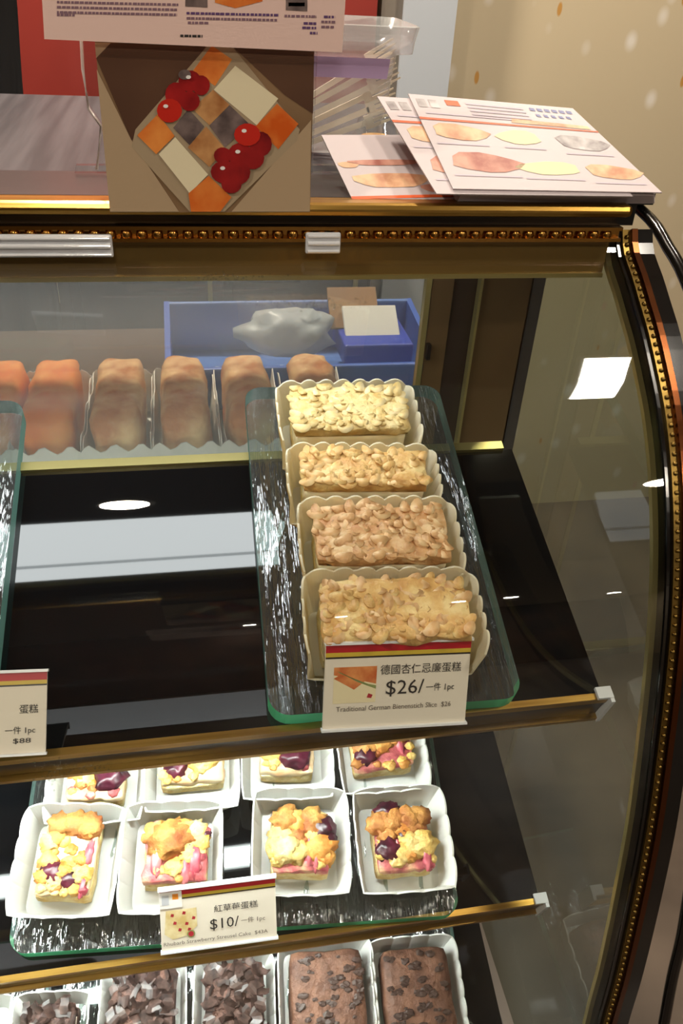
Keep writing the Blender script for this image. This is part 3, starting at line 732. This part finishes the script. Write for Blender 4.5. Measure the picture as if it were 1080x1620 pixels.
# ------------------------------------------------------------------ price tags
plain('card', (232, 222, 206), .55)
plain('stripe_red', (178, 26, 38), .4); plain('stripe_yellow', (206, 176, 62), .4); plain('stripe_black', (40, 32, 28), .4)
plain('ink', (40, 36, 34), .6); plain('ink_soft', (104, 92, 82), .6)
plain('print_orange', (216, 120, 62), .5, var=[(190, 86, 40), (232, 156, 92)], vscale=60)
plain('print_cream', (236, 222, 182), .5); plain('print_green', (140, 150, 92), .5); plain('print_white', (236, 232, 228), .5)
plain('print_berry', (170, 38, 50), .5); plain('print_grey', (190, 190, 196), .5); plain('print_amber', (232, 140, 40), .5)
plain('tag_glint', (238, 240, 244), .3)
plain('print_crumb', (226, 206, 150), .5, var=[(206, 176, 110), (238, 224, 180)], vscale=60)
def tag_sign(bl, br, tl, tr, y0, label, w_h, fill):
    """upright card on the shelf rail, leaning back; corners in photo pixels, bottom edge at depth y0"""
    a, b_ = onY(*bl, y0), onY(*br, y0)
    w = np.linalg.norm(b_ - a); h = w * w_h
    # lean: find the depth of the top edge that gives the right card height
    best = None
    for dy in np.linspace(-.02, .16, 181):
        m_ = onY((tl[0] + tr[0]) / 2, (tl[1] + tr[1]) / 2, y0 + dy) - (a + b_) / 2
        e_ = abs(np.linalg.norm(m_) - h)
        if best is None or e_ < best[0]: best = (e_, m_)
    ex = (b_ - a) / w; ey = best[1]; ey = ey - ex * ey.dot(ex); h = np.linalg.norm(ey); ey /= h; ez = np.cross(ex, ey)
    p = W(a); m_ = Matrix(((ex[0], ey[0], ez[0], p.x), (ex[1], ey[1], ez[1], p.y), (ex[2], ey[2], ez[2], p.z), (0, 0, 0, 1)))
    t = thing('price_tag', label, 'price tag', group='price tags on the shelf rails', mat=m_)
    MB().box((w / 2, h / 2, -.004), (w, h, .008)).build('card', 'card', t)
    ac = MB().box((w / 2, h + .003, .0), (w * 1.02, .006, .016)).box((w / 2, -.002, .0), (w * 1.02, .005, .016)).build('acrylic_edge', 'tag_glint', t)  # acrylic rim coloured white, its glint put into the colour
    z = .0006
    def rect(x0, x1, y0_, y1, mat, name, zz=z): return MB().poly([(x0 * w, y0_ * h, zz), (x1 * w, y0_ * h, zz), (x1 * w, y1 * h, zz), (x0 * w, y1 * h, zz)]).build(name, mat, t)
    rect(0, 1, .90, 1.0, 'stripe_red', 'red_stripe'); rect(0, 1, .85, .90, 'stripe_yellow', 'yellow_stripe'); rect(0, 1, .83, .85, 'stripe_black', 'black_stripe')
    def pg(pts, mat, name, zz): return MB().poly([(x * w, y * h, zz) for x, y in pts]).build(name, mat, t)
    def tx(s_, x, y, width, size, mat='ink'): text(s_, size * h, width * w, mat, t, Matrix.Translation(Vector((x * w, y * h, .0016)) * U))
    fill(rect, pg, tx)
    return t
def f26(rect, pg, tx):
    rect(.06, .35, .30, .73, 'print_cream', 'printed_photo', .0008)
    pg([(.06, .64), (.06, .73), (.35, .73), (.35, .52)], 'print_orange', 'printed_topping', .0011)
    pg([(.06, .60), (.20, .46), (.27, .55), (.12, .66)], 'print_orange', 'printed_topping', .0012)
    pg([(.10, .66), (.30, .52), (.35, .50), (.35, .46), (.22, .55), (.08, .69)], 'print_green', 'printed_layer', .0013)
    pg([(.29, .36), (.32, .35), (.33, .39), (.30, .41)], 'print_berry', 'printed_berry', .0014)
    tx('德國杏仁忌廉蛋糕', .375, .635, .565, .125)
    tx('$26/', .42, .385, .265, .24); tx('一件 1pc', .70, .41, .20, .105)
    tx('Traditional German Bienenstich Slice  $26', .085, .205, .80, .085, 'ink_soft')
tag_sign((510, 1154), (735, 1141), (510, 1022), (732, 1010), 1.235, 'price tag reading 26 dollars in front of the almond cakes', .60, f26)
def f10(rect, pg, tx):
    pg([(.03, .28), (.05, .66), (.31, .66), (.31, .36), (.22, .22), (.10, .18)][::1], 'print_crumb', 'printed_photo', .0008)
    for x, y in ((.10, .58), (.20, .6), (.28, .5), (.12, .45), (.22, .42), (.16, .33), (.24, .32)):
        pg([(x - .014, y - .02), (x + .012, y - .03), (x + .018, y + .015), (x - .006, y + .028)], 'print_berry', 'printed_berry', .0012)
    pg([(.255 + .035 * math.cos(a), .24 + .065 * math.sin(a)) for a in [i * math.pi / 6 for i in range(12)]], 'print_green', 'printed_leaf', .0012)
    pg([(.255 + .024 * math.cos(a), .24 + .045 * math.sin(a)) for a in [i * math.pi / 6 for i in range(12)]], 'print_berry', 'printed_berry', .0015)
    rect(.0, .19, .70, .97, 'print_white', 'logo_sticker', .0018)
    rect(.02, .08, .76, .92, 'print_grey', 'logo_mark', .0022); rect(.11, .16, .84, .93, 'print_amber', 'logo_mark', .0022)
    tx('紅草莓蛋糕', .46, .55, .38, .13)
    tx('$10/', .42, .27, .25, .24); tx('一件 1pc', .69, .31, .21, .10, 'ink_soft')
    tx('Rhubarb Strawberry Streusel Cake  $43A', .02, .09, .90, .085, 'ink_soft')
tag_sign((256, 1506), (438, 1481), (246, 1410), (431, 1388), 1.22, 'price tag reading 10 dollars on the rail below the fruit cakes', .56, f10)
def f88(rect, pg, tx):
    rect(.06, .35, .30, .73, 'print_crumb', 'printed_photo', .0008)
    tx('蛋糕', .80, .50, .14, .12); tx('一件 1pc', .70, .25, .22, .10); tx('$88', .76, .13, .13, .085)
tag_sign((-150, 1203), (72, 1190), (-152, 1070), (64, 1064), 1.235, 'price tag with its left side cut off by the edge of the view', .58, f88)

# ------------------------------------------------------------------ acrylic sign with the cake box print, on the case top
plain('print_kraft', (132, 104, 74), .35, var=[(112, 86, 60), (150, 120, 88)], vscale=7)
plain('print_kraft_dark', (86, 58, 42), .35, var=[(74, 48, 36), (100, 70, 50)], vscale=6)
plain('print_kraft_light', (176, 152, 122), .35)
plain('print_box', (168, 148, 120), .35)
plain('print_papaya', (226, 122, 40), .3, var=[(206, 88, 22), (236, 150, 72)], vscale=30)
plain('print_vanilla', (232, 220, 186), .35)
plain('print_poppy', (94, 78, 76), .35, var=[(64, 52, 52), (130, 112, 108)], vscale=60)
plain('print_tan', (186, 130, 78), .35, var=[(160, 102, 56), (206, 154, 100)], vscale=60)
plain('print_cherry', (128, 18, 24), .25, var=[(84, 8, 16), (170, 34, 34)], vscale=30)
plain('print_cherry_bright', (196, 42, 30), .25)
plain('notice_pink', (230, 198, 188), .55)
YS = 1.845
sgn = thing('acrylic_sign', 'clear acrylic stand with a photo print of assorted cake squares', 'sign', W(onY(330, 336, YS)))
sl = Vector(sgn.location)
def flat(pts, mat, name, y, parent, loc): return MB().poly([tuple(onY(px, py, y)) for px, py in pts]).build(name, mat, parent, loc=loc, world=True)
def slab(pts, mat, name, y, th, parent, loc, **kw): return MB().prism([tuple(onY(px, py, y)) for px, py in pts], (0, th, 0)).build(name, mat, parent, loc=loc, world=True, **kw)
ph = slab([(148, 40), (498, 46), (490, 336), (174, 336)], 'print_kraft', 'photo_print', YS, .006, sgn, sl)
cnt = [0]
def pr(pts, mat, name):
    cnt[0] += 1
    return flat(pts, mat, name, YS - .0004 - .0002 * cnt[0], ph, sl)
def ell(cx, cy, rx, ry, n=14): return [(cx + rx * math.cos(i * 2 * math.pi / n), cy + ry * math.sin(i * 2 * math.pi / n)) for i in range(n)]
pr([(152, 92), (175, 68), (330, 66), (300, 110), (215, 218), (208, 222)], 'print_kraft_dark', 'printed_box_side')
pr([(360, 66), (497, 68), (495, 180), (450, 150)], 'print_kraft_dark', 'printed_box_side')
pr([(150, 68), (175, 68), (152, 92)], 'print_kraft_light', 'printed_box_rim')
pr([(153, 110), (208, 222), (283, 335), (174, 335)], 'print_kraft_light', 'printed_box_flap')
pr([(366, 335), (492, 190), (490, 335)], 'print_kraft_light', 'printed_box_flap')
pr([(330, 70), (366, 72), (474, 205), (470, 222), (355, 335), (300, 335), (208, 232), (214, 205)], 'print_box', 'printed_cake_box')
pr([(335, 72), (367, 94), (340, 136), (305, 112)], 'print_papaya', 'printed_square')
pr([(372, 104), (440, 156), (406, 198), (338, 142)], 'print_vanilla', 'printed_square')
pr([(438, 164), (472, 196), (440, 236), (404, 200)], 'print_papaya', 'printed_square')
pr([(337, 142), (363, 166), (331, 198), (304, 172)], 'print_tan', 'printed_square')
pr([(363, 166), (394, 196), (356, 233), (331, 199)], 'print_poppy', 'printed_square')
pr([(298, 172), (323, 200), (300, 230), (274, 202)], 'print_poppy', 'printed_square')
pr([(326, 200), (357, 236), (331, 264), (297, 233)], 'print_tan', 'printed_square')
pr([(250, 180), (276, 215), (247, 244), (217, 214)], 'print_papaya', 'printed_square')
pr([(277, 217), (329, 276), (300, 306), (251, 244)], 'print_vanilla', 'printed_square')
pr([(330, 278), (366, 312), (348, 335), (302, 335), (298, 306)], 'print_papaya', 'printed_square')
for cx, cy, rx, ry, m_ in ((278, 150, 17, 20, 'print_cherry'), (300, 128, 18, 17, 'print_cherry'), (318, 135, 14, 16, 'print_cherry'), (300, 160, 16, 16, 'print_cherry'), (268, 175, 20, 19, 'print_cherry_bright'), (292, 118, 10, 8, 'print_poppy'),
                           (412, 228, 18, 20, 'print_cherry'), (380, 245, 20, 19, 'print_cherry'), (400, 250, 18, 18, 'print_cherry'), (352, 246, 14, 13, 'print_cherry'), (355, 272, 22, 18, 'print_cherry'), (378, 272, 18, 20, 'print_cherry'), (366, 292, 16, 14, 'print_cherry'), (391, 213, 21, 18, 'print_cherry_bright')):
    pr(ell(cx, cy, rx, ry), m_, 'printed_cherry')
for cx, cy in ((262, 168), (386, 207), (376, 240), (352, 266), (298, 122)): pr(ell(cx, cy, 4, 3), 'print_white', 'printed_glint')
# clear holder: front and rear leaf, foot
slab([(126, 30), (504, 36), (494, 276), (153, 274), (161, 196), (140, 165)], 'clear_acrylic', 'rear_leaf', YS + .09, .008, sgn, sl)
slab([(120, 262), (540, 262), (552, 274), (118, 274)], 'clear_acrylic', 'foot', YS + .25, .02, sgn, sl)
plain('acrylic_edge', (226, 214, 210), .15, trans=.3)
MB().tube([tuple(onY(px, py, YS + .085)) for px, py in [(127, 40), (131, 110), (140, 172), (160, 200), (153, 268)]], .0035, 6).build('holder_edge', 'acrylic_edge', sgn, loc=sl, world=True, smooth=True)
# upper notice sheet
nl = W(onY(300, 60, YS - .02))
no = thing('notice_sheet', 'pale pink printed notice hung above the cake photo', 'notice', nl)
tp = [(58, -150), (556, -150), (541, 83), (70, 62)]
sheet = slab(tp, 'notice_pink', 'sheet', YS - .02, .004, no, nl)
cnt[0] = 0
plain('print_text', (128, 96, 110), .6); plain('print_violet', (92, 60, 110), .6)
def npr(pts, mat, name): return flat(pts, mat, name, YS - .0206, sheet, nl)
rr = random.Random(3)
for y, x0, x1, m_ in ((6, 90, 282, 'print_text'), (14, 90, 280, 'print_text'), (22, 90, 280, 'print_text'), (26, 90, 118, 'print_text'), (19, 295, 440, 'print_violet'), (27, 295, 438, 'print_text'), (34, 297, 330, 'print_text'), (20, 450, 500, 'print_text'), (20, 512, 530, 'print_violet'), (31, 480, 500, 'print_violet'), (38, 478, 500, 'print_violet'), (46, 490, 502, 'print_violet'), (28, 508, 530, 'print_text'), (36, 508, 528, 'print_text'), (55, 285, 320, 'ink')):
    x = x0
    while x < x1:
        w = rr.uniform(3, 7); k = (x - 300) * .022
        npr([(x, y + k), (min(x + w, x1), y + k), (min(x + w, x1), y + k + 4), (x, y + k + 4)], m_, 'printed_line'); x += w + rr.uniform(.8, 2)
pq = [(293, -30), (328, -30), (328, 12), (293, 10)]; npr(pq, 'print_poppy', 'printed_photo')
npr([(338, -30), (415, -30), (415, 2), (372, 13), (340, 4)], 'print_papaya', 'printed_photo')
npr([(452, -30), (486, -30), (486, 18), (452, 16)], 'print_poppy', 'printed_photo'); npr([(456, 4), (482, 4), (482, 10), (456, 10)], 'print_papaya', 'printed_photo')

# ------------------------------------------------------------------ leaflets
plain('leaflet_paper', (198, 186, 189), .5)
plain('leaflet_edge', (226, 204, 204), .6)
plain('leaf_orange', (222, 92, 40), .5); plain('leaf_tan', (214, 160, 120), .5, var=[(190, 130, 96), (230, 190, 150)], vscale=60)
plain('leaf_rose', (184, 116, 100), .5, var=[(160, 90, 76), (206, 150, 130)], vscale=60); plain('leaf_yellow', (222, 210, 164), .5); plain('leaf_grey', (170, 160, 160), .5, var=[(130, 122, 124), (206, 200, 200)], vscale=60)
plain('leaf_blue', (112, 116, 160), .5); plain('leaf_text', (196, 184, 196), .6)
# the pile leans back on a small wedge; its plane passes through these points
A0 = onY(715, 322, 1.90); tiltL = math.radians(29)
LV = np.array([0, math.cos(tiltL), math.sin(tiltL)]); LN = np.array([0, -math.sin(tiltL), math.cos(tiltL)])
def lpix(px, py, n):
    d = ray(px, py); o = A0 + LN * n; return d * (o.dot(LN) / d.dot(LN))
def leaflet(corners, n, th, label, curl=0.):
    loc = W(lpix(*corners[0], n))
    t = thing('leaflet', label, 'leaflet', loc, 'leaflets on the case top')
    P = [lpix(*c, n) for c in corners]     # bl, br, tr, tl
    rows = []
    for side in (0, 1):
        for j in range(9):
            v = j / 8; row = []
            for i in range(9):
                u = i / 8; p = (P[0] * (1 - u) + P[1] * u) * (1 - v) + (P[3] * (1 - u) + P[2] * u) * v
                lift = curl * (max(0, .35 - v) / .35) ** 2 * (.3 + .7 * (1 - u))
                row.append(tuple(p + LN * (side * th + lift)))
            rows.append(row)
    mb = MB(); mb.grid(rows[:9]); mb.grid(rows[9:])
    ring = lambda r: [x for x in r[0]] + [r[j][-1] for j in range(1, 9)] + [x for x in r[-1][::-1][1:]] + [r[j][0] for j in range(7, 0, -1)]
    mb.grid([ring(rows[:9]), ring(rows[9:])], True)
    sh = mb.build('sheet', 'leaflet_paper', t, loc=loc, world=True)
    def uv(u, v, lift=0.0007):
        p = (P[0] * (1 - u) + P[1] * u) * (1 - v) + (P[3] * (1 - u) + P[2] * u) * v
        l_ = curl * (max(0, .35 - v) / .35) ** 2 * (.3 + .7 * (1 - u))
        return tuple(p + LN * (th + lift + l_))
    def mark(pts, mat, name='printed_picture', lift=.0008): return MB().poly([uv(u, v, lift) for u, v in pts]).build(name, mat, sh, loc=loc, world=True)
    return t, mark
def ellipse(u, v, ru, rv, n=12, j=0): return [(u + ru * math.cos(a) * (1 + .15 * math.sin(3 * a + j)), v + rv * math.sin(a) * (1 + .15 * math.cos(2 * a + j))) for a in [i * 2 * math.pi / n for i in range(n)]]
def cover(mark):
    mark([(0, .72), (1, .70), (1, .715), (0, .745)], 'leaf_orange', 'printed_band')
    mark([(.03, .86), (.08, .86), (.08, .95), (.03, .95)], 'leaf_grey', 'logo_mark'); mark([(.10, .86), (.15, .86), (.15, .95), (.10, .95)], 'leaf_grey', 'logo_mark')
    mark([(.20, .90), (.28, .90), (.28, .96), (.20, .96)], 'leaf_orange', 'logo_mark')
    for v in (.93, .89, .85, .81): mark([(.32, v), (.66, v - .01), (.66, v + .008), (.32, v + .018)], 'leaf_text', 'printed_line')
    mark([(.05, .79), (.6, .775), (.6, .79), (.05, .805)], 'leaf_text', 'printed_line')
    for k in range(6): mark([(.70 + k * .045, .92), (.73 + k * .045, .915), (.735 + k * .045, .95), (.705 + k * .045, .955)], 'leaf_blue', 'printed_letter')
    for k in range(5): mark([(.71 + k * .045, .85), (.735 + k * .045, .845), (.735 + k * .045, .875), (.712 + k * .045, .88)], 'leaf_blue', 'printed_letter')
    mark([(.52, .75), (.97, .73), (.97, .77), (.54, .80)], 'leaf_tan', 'printed_line')
    for u, v, ru, rv, m_ in ((.18, .60, .15, .09, 'leaf_tan'), (.50, .58, .12, .08, 'leaf_yellow'), (.83, .55, .14, .09, 'leaf_grey'), (.22, .28, .18, .10, 'leaf_rose'), (.54, .24, .16, .075, 'leaf_yellow'), (.85, .22, .14, .085, 'leaf_tan')):
        mark(ellipse(u, v, ru, rv, 12, u * 9), m_)
        mark([(u - ru, v - rv - .05), (u + ru * .8, v - rv - .055), (u + ru * .8, v - rv - .04), (u - ru, v - rv - .035)], 'leaf_text', 'printed_line')
topc = [(716, 300), (1046, 306), (905, 173), (645, 150)]
for k in range(7):
    c_ = [(722 + k, 322 - 2 * k), (1034, 322 - 2 * k), (900, 178), (652, 158)]
    leaflet(c_, .006 * k, .0055, 'pink edged leaflet inside the right hand pile, %s from the bottom' % ('first', 'second', 'third', 'fourth', 'fifth', 'sixth', 'seventh')[k])
t, mk = leaflet(topc, .048, .003, 'topmost leaflet with six small cake pictures, on the right hand pile', .0)
cover(mk)
c2 = [(690, 308), (1000, 312), (866, 172), (596, 154)]
t, mk = leaflet(c2, .0435, .003, 'leaflet poking out on the left from under the topmost one', 0)
cover(mk)
c3 = [(560, 324), (760, 320), (700, 215), (508, 215)]
t, mk = leaflet(c3, -.004, .003, 'leaflet with an orange edge line lying at the left of the pile', 0)
mark = mk
mark([(.0, .06), (1, .07), (1, .11), (0, .10)], 'leaf_orange', 'printed_band')
for u, v, ru, rv, m_ in ((.38, .32, .30, .12, 'leaf_tan'), (.72, .2, .14, .07, 'leaf_rose'), (.4, .58, .30, .05, 'leaf_rose'), (.1, .55, .08, .05, 'leaf_tan')): mark(ellipse(u, v, ru, rv), m_)
# the wedge that props the leaflets
wx0, wx1 = A0[0] + .0, A0[0] + .40
wl = W((wx0, 1.98, ZT))
wedge = MB().prism([(wx0, 1.97, ZT), (wx0, 2.24, ZT), (wx0, 2.24, ZT + .155 - .012)], (wx1 - wx0, 0, 0)).build('leaflet_rest', 'clear_acrylic', loc=wl, world=True)
tag(wedge, 'clear wedge under the pile of leaflets on the case top', 'stand')

# ------------------------------------------------------------------ plastic tub with forks
yc = 2.46
b0_, b1_ = onY(505, 218, yc), onY(592, 218, yc)
r0, r1 = onY(440, 48, yc), onY(640, 48, yc)
tl_ = W((.5 * (b0_[0] + b1_[0]) - .03, yc, ZT))
hz = onY(560, 78, yc)[2] - ZT
tub = thing('plastic_tub', 'translucent white plastic tub with a wide rim behind the sign', 'tub', tl_)
def ring(w, d, z, r=.04): return [(p[0], p[1], z) for p in rrect(w, d, r)]
MB().grid([ring(.22, .18, .004), ring(.27, .22, hz)], True).poly(ring(.22, .18, .004)).build('body', 'tub_plastic', tub, smooth=True)
MB().grid([ring(.27, .22, hz), ring(.34, .28, hz + .005), ring(.345, .285, hz + .03), ring(.36, .30, hz + .065), ring(.352, .292, hz + .068), ring(.335, .275, hz + .03), ring(.27, .22, hz + .008)], True).build('rim', 'tub_plastic', tub, smooth=True)
plain('fork_plastic', (240, 228, 206), .35, trans=.2)
plain('violet_label', (178, 152, 190), .5)
MB().poly([(-.1, -.1145, hz * .78), (.105, -.1145, hz * .78), (.11, -.117, hz * .97), (-.1, -.117, hz * .97)]).build('label_band', 'violet_label', tub)
def fork(x, y, z, a, b_, i):
    mt = Matrix.Translation(tl_ + Vector((x, y, z)) * U) @ Matrix.Rotation(a, 4, 'Z') @ Matrix.Rotation(b_, 4, 'Y') @ Matrix.Scale(1.15, 4)
    mb = MB().box((0, 0, .0), (.012, .004, .16)).box((0, 0, .085), (.03, .004, .02))
    for k in (-1, 0, 1): mb.add([(k * .011 - .004, -.002, .095), (k * .011 + .004, -.002, .095), (k * .011 + .0015, .001, .15), (k * .011 - .0015, .001, .15), (k * .011 - .004, .002, .095), (k * .011 + .004, .002, .095), (k * .011 + .0015, .003, .15), (k * .011 - .0015, .003, .15)], [(0, 1, 2, 3), (4, 7, 6, 5), (0, 4, 5, 1), (1, 5, 6, 2), (2, 6, 7, 3), (3, 7, 4, 0)])
    o = mb.build('plastic_fork', 'fork_plastic'); o.matrix_world = mt
    tag(o, 'cream plastic dessert fork in the tub, %s from the bottom' % ('first', 'second', 'third', 'fourth', 'fifth', 'topmost')[i], 'fork', 'plastic forks in the tub')
for i in range(6): fork(-.02 + .008 * (i % 2), -.078 + .012 * (i % 3), .05 + .026 * i, .06 * (i % 3 - 1), math.radians(70 - 2 * i), i)
# little dome cup with a cake beside the tub
cl = W((onY(594, 222, 2.40)[0] + .0, 2.40, ZT))
cup = thing('dessert_cup', 'small clear domed cup with a yellow cake, right of the tub', 'cup', cl)
MB().lathe([(.055, .003), (.062, .04), (.066, .042), (.066, .046), (.06, .05), (.052, .085), (.03, .10), (.0005, .105)], 24).build('cup_shell', 'clear_acrylic', cup, smooth=True)
MB().lathe([(.045, .006), (.05, .03), (.04, .045), (.0005, .05)], 20).build('cup_cake', 'streusel', cup, smooth=True)

# ------------------------------------------------------------------ behind the case
plain('work_table', (86, 72, 60), .4)
plain('bin_blue', (58, 96, 186), .4); plain('bin_inside', (84, 120, 190), .45)
plain('bag', (196, 206, 214), .35, trans=.3, bump=.6, bscale=30)
plain('card_brown', (150, 112, 72), .7); plain('box_blue', (26, 60, 176), .4)
plain('loaf', (224, 166, 100), .5, var=[(190, 116, 58), (240, 204, 150)], vscale=30, bump=.5, bscale=100)
plain('loaf_orange', (236, 140, 50), .5, var=[(226, 116, 30), (240, 164, 90)], vscale=30)
plain('black_cloth', (18, 16, 17), .8)
ZW = -1.62
wt = thing('work_table', 'brown work table behind the display case', 'table', W((-.6, 3.2, FLOOR)))
wl = Vector(wt.location)
MB().box((-.6, 3.2, ZW - .04), (3.6, 1.5, .08)).build('table_top', 'work_table', wt, loc=wl, world=True)
for x in (-2.3, 1.1):
    for y in (2.55, 3.85): MB().box((x, y, (ZW - .08 + FLOOR) / 2), (.12, .12, ZW - .08 - FLOOR)).build('leg', 'dark_brown', wt, loc=wl, world=True)
LO = [(85, 'orange glazed loaf cake', 'loaf_orange'), (190, 'golden brown loaf cake left of the middle', 'loaf'), (292, 'golden brown loaf cake right of the middle', 'loaf'), (392, 'brown loaf cake just left of the glass platter', 'loaf'), (-5, 'orange loaf cake at the left edge', 'loaf_orange'), (500, 'brown loaf cake behind the pale almond cake', 'loaf')]
for i, (px, lab, m_) in enumerate(LO):
    yc = 2.80; p = onY(px, 640, yc); loc = W((p[0], yc, ZW))
    t = thing('loaf_cake', lab + ', on the table behind the case', 'cake', loc, 'loaf cakes on the back table')
    block(.17, .52, .25, .012, .016, 14, i + 60, r=.04).build('loaf_body', m_, t, smooth=True)
    K = 60; bot = [(.19 / 2 * math.copysign(1, c_) * min(1, abs(c_) * 1.5), .56 / 2 * math.copysign(1, s__) * min(1, abs(s__) * 1.5)) for c_, s__ in [(math.cos(a), math.sin(a)) for a in [k * 2 * math.pi / K for k in range(K)]]]
    mb = MB().grid([[(x, y, .002) for x, y in bot], [(x * 1.25, y * 1.06, .17 + .015 * math.sin(k * 1.3)) for k, (x, y) in enumerate(bot)]], True).poly([(x, y, .002) for x, y in bot])
    lt = mb.build('paper_tray', 'white_paper'); lt.location = loc
    tag(lt, 'white paper tray under the ' + lab, 'paper tray', 'paper trays on the back table')
    lt.modifiers.new('paper', 'SOLIDIFY').thickness = .0012
# blue crate with bag and box
a, b_ = onY(268, 575, 3.35), onY(662, 575, 3.35)
bl = W(((a[0] + b_[0]) / 2, 3.35, ZW)); bw = b_[0] - a[0]
cr_ = thing('blue_crate', 'blue plastic crate on the table behind the case', 'crate', bl)
hb = onY(460, 575, 3.1)[2] - ZW; hback = onY(460, 478, 3.6)[2] - ZW
MB().box((0, 0, .015), (bw, .56, .03)).build('floor_panel', 'bin_inside', cr_, bevel=.01)
MB().box((0, -.27, hb / 2), (bw, .03, hb)).build('front_panel', 'bin_blue', cr_, bevel=.01)
MB().box((0, .27, hback / 2), (bw, .03, hback)).build('rear_panel', 'bin_inside', cr_, bevel=.01)
for s_ in (-1, 1): MB().add([(s_ * bw / 2 + x, y, z) for x in (-.012, .012) for y, z in ((-.28, 0), (.28, 0), (.28, hback), (-.28, hb))], [(0, 1, 2, 3), (7, 6, 5, 4), (0, 4, 5, 1), (1, 5, 6, 2), (2, 6, 7, 3), (3, 7, 4, 0)]).build('end_panel', 'bin_blue', cr_)
def at_crate(px, py, y): p = onY(px, py, y); return p
p = at_crate(455, 530, 3.30)
o = MB().lump((0, 0, 0), .17, 3, .35, 2.2, 5, (1.25, .75, .62)).build('plastic_bag', 'bag', smooth=True); o.location = W((p[0], 3.33, p[2])); tag(o, 'crumpled pale plastic bag in the blue crate', 'bag')
p = at_crate(590, 545, 3.30)
o = MB().box((0, 0, 0), (.30, .3, .10)).build('blue_box', 'box_blue', bevel=.01); o.location = W((p[0], 3.33, p[2])); tag(o, 'dark blue box in the blue crate, right of the bag', 'box')
p = at_crate(585, 510, 3.36)
o = MB().box((0, 0, 0), (.24, .18, .02)).build('white_card', 'white_paper', bevel=.004); o.location = W((p[0], 3.34, p[2])); o.rotation_euler = (math.radians(35), 0, 0); tag(o, 'white card resting on the dark blue box', 'card')
p = at_crate(560, 490, 3.42)
o = MB().box((0, 0, 0), (.22, .2, .015)).build('brown_card', 'card_brown', bevel=.003); o.location = W((p[0], 3.44, p[2])); o.rotation_euler = (math.radians(40), 0, 0); tag(o, 'brown cardboard sheet at the back of the blue crate', 'card')
# red panel and the black cloth at the far left
a, b_ = onY(-260, 0, 6.2), onY(601, 0, 6.2)
rp_ = MB().box((0, 0, 0), (b_[0] - a[0], .06, 4.0)).build('red_wall_panel', 'red_panel'); rp_.location = W(((a[0] + b_[0]) / 2, 6.3, -1.0 + 2.0)); tag(rp_, 'plain red panel on the wall behind the counter', 'panel')
rows = []
for j in range(26):
    z = 1. - 3.2 * j / 25; row = []
    for i in range(25):
        u = i / 24; row.append((-.35 + .62 * u + .02 * math.sin(j * .5), .03 * math.sin(u * 26 + .2 * j) + .02 * math.sin(j * .4), z))
    rows.append(row)
o = MB().grid(rows).build('black_cloth', 'black_cloth', smooth=True); p = onY(30, 80, 4.6); o.location = W((p[0] - .27, 4.6, p[2] - .2)); so = o.modifiers.new('thick', 'SOLIDIFY'); so.thickness = .004
tag(o, 'black cloth hanging in front of the red panel at the left', 'cloth')

cb = thing('back_cabinet', 'dark brown low cabinet against the wall behind the counter', 'cabinet', W((-1.2, 5.9, FLOOR)))
hc = -1.05 - FLOOR
MB().box((0, 0, hc / 2), (5.0, .7, hc)).build('body', 'dark_brown', cb, bevel=.02)
for k in range(5):
    dd = MB().box((-2.0 + k, -.36, hc / 2), (.94, .03, hc - .2)).build('door', 'base_cabinet', cb, bevel=.01)
    MB().box((-1.62 + k, -.385, hc * .75), (.03, .03, .25)).build('handle', 'gold_pale', dd)
# beads of condensation on the curved pane
def pane_hit(px, py):
    d = ray(px, py)
    for i in range(89):
        a_, b_ = prof[i], prof[i + 1]
        A_ = np.array([[d[1], -(b_ - a_)[0]], [d[2], -(b_ - a_)[1]]]); t_, s_ = np.linalg.solve(A_, a_)
        if 0 <= s_ <= 1: return d * t_, pnorm(i)
rr = random.Random(12); mb = MB()
for cx, cy, sx, sy, n in ((110, 1212, 30, 6, 60), (80, 1228, 14, 10, 30), (360, 440, 34, 5, 60), (520, 482, 46, 5, 60), (420, 476, 60, 4, 40)):
    for k in range(n):
        h_ = pane_hit(rr.gauss(cx, sx), rr.gauss(cy, sy))
        if h_ is None: continue
        p, nn = h_; nn = -nn if nn[0] > 0 else nn
        mb.lump((p[0], p[1] + nn[0] * .001, p[2] + nn[1] * .001), rr.uniform(.0012, .0032), 1, 0)
o = part(mb, 'condensation_drops', 'clear_acrylic', smooth=True); o['kind'] = 'stuff'
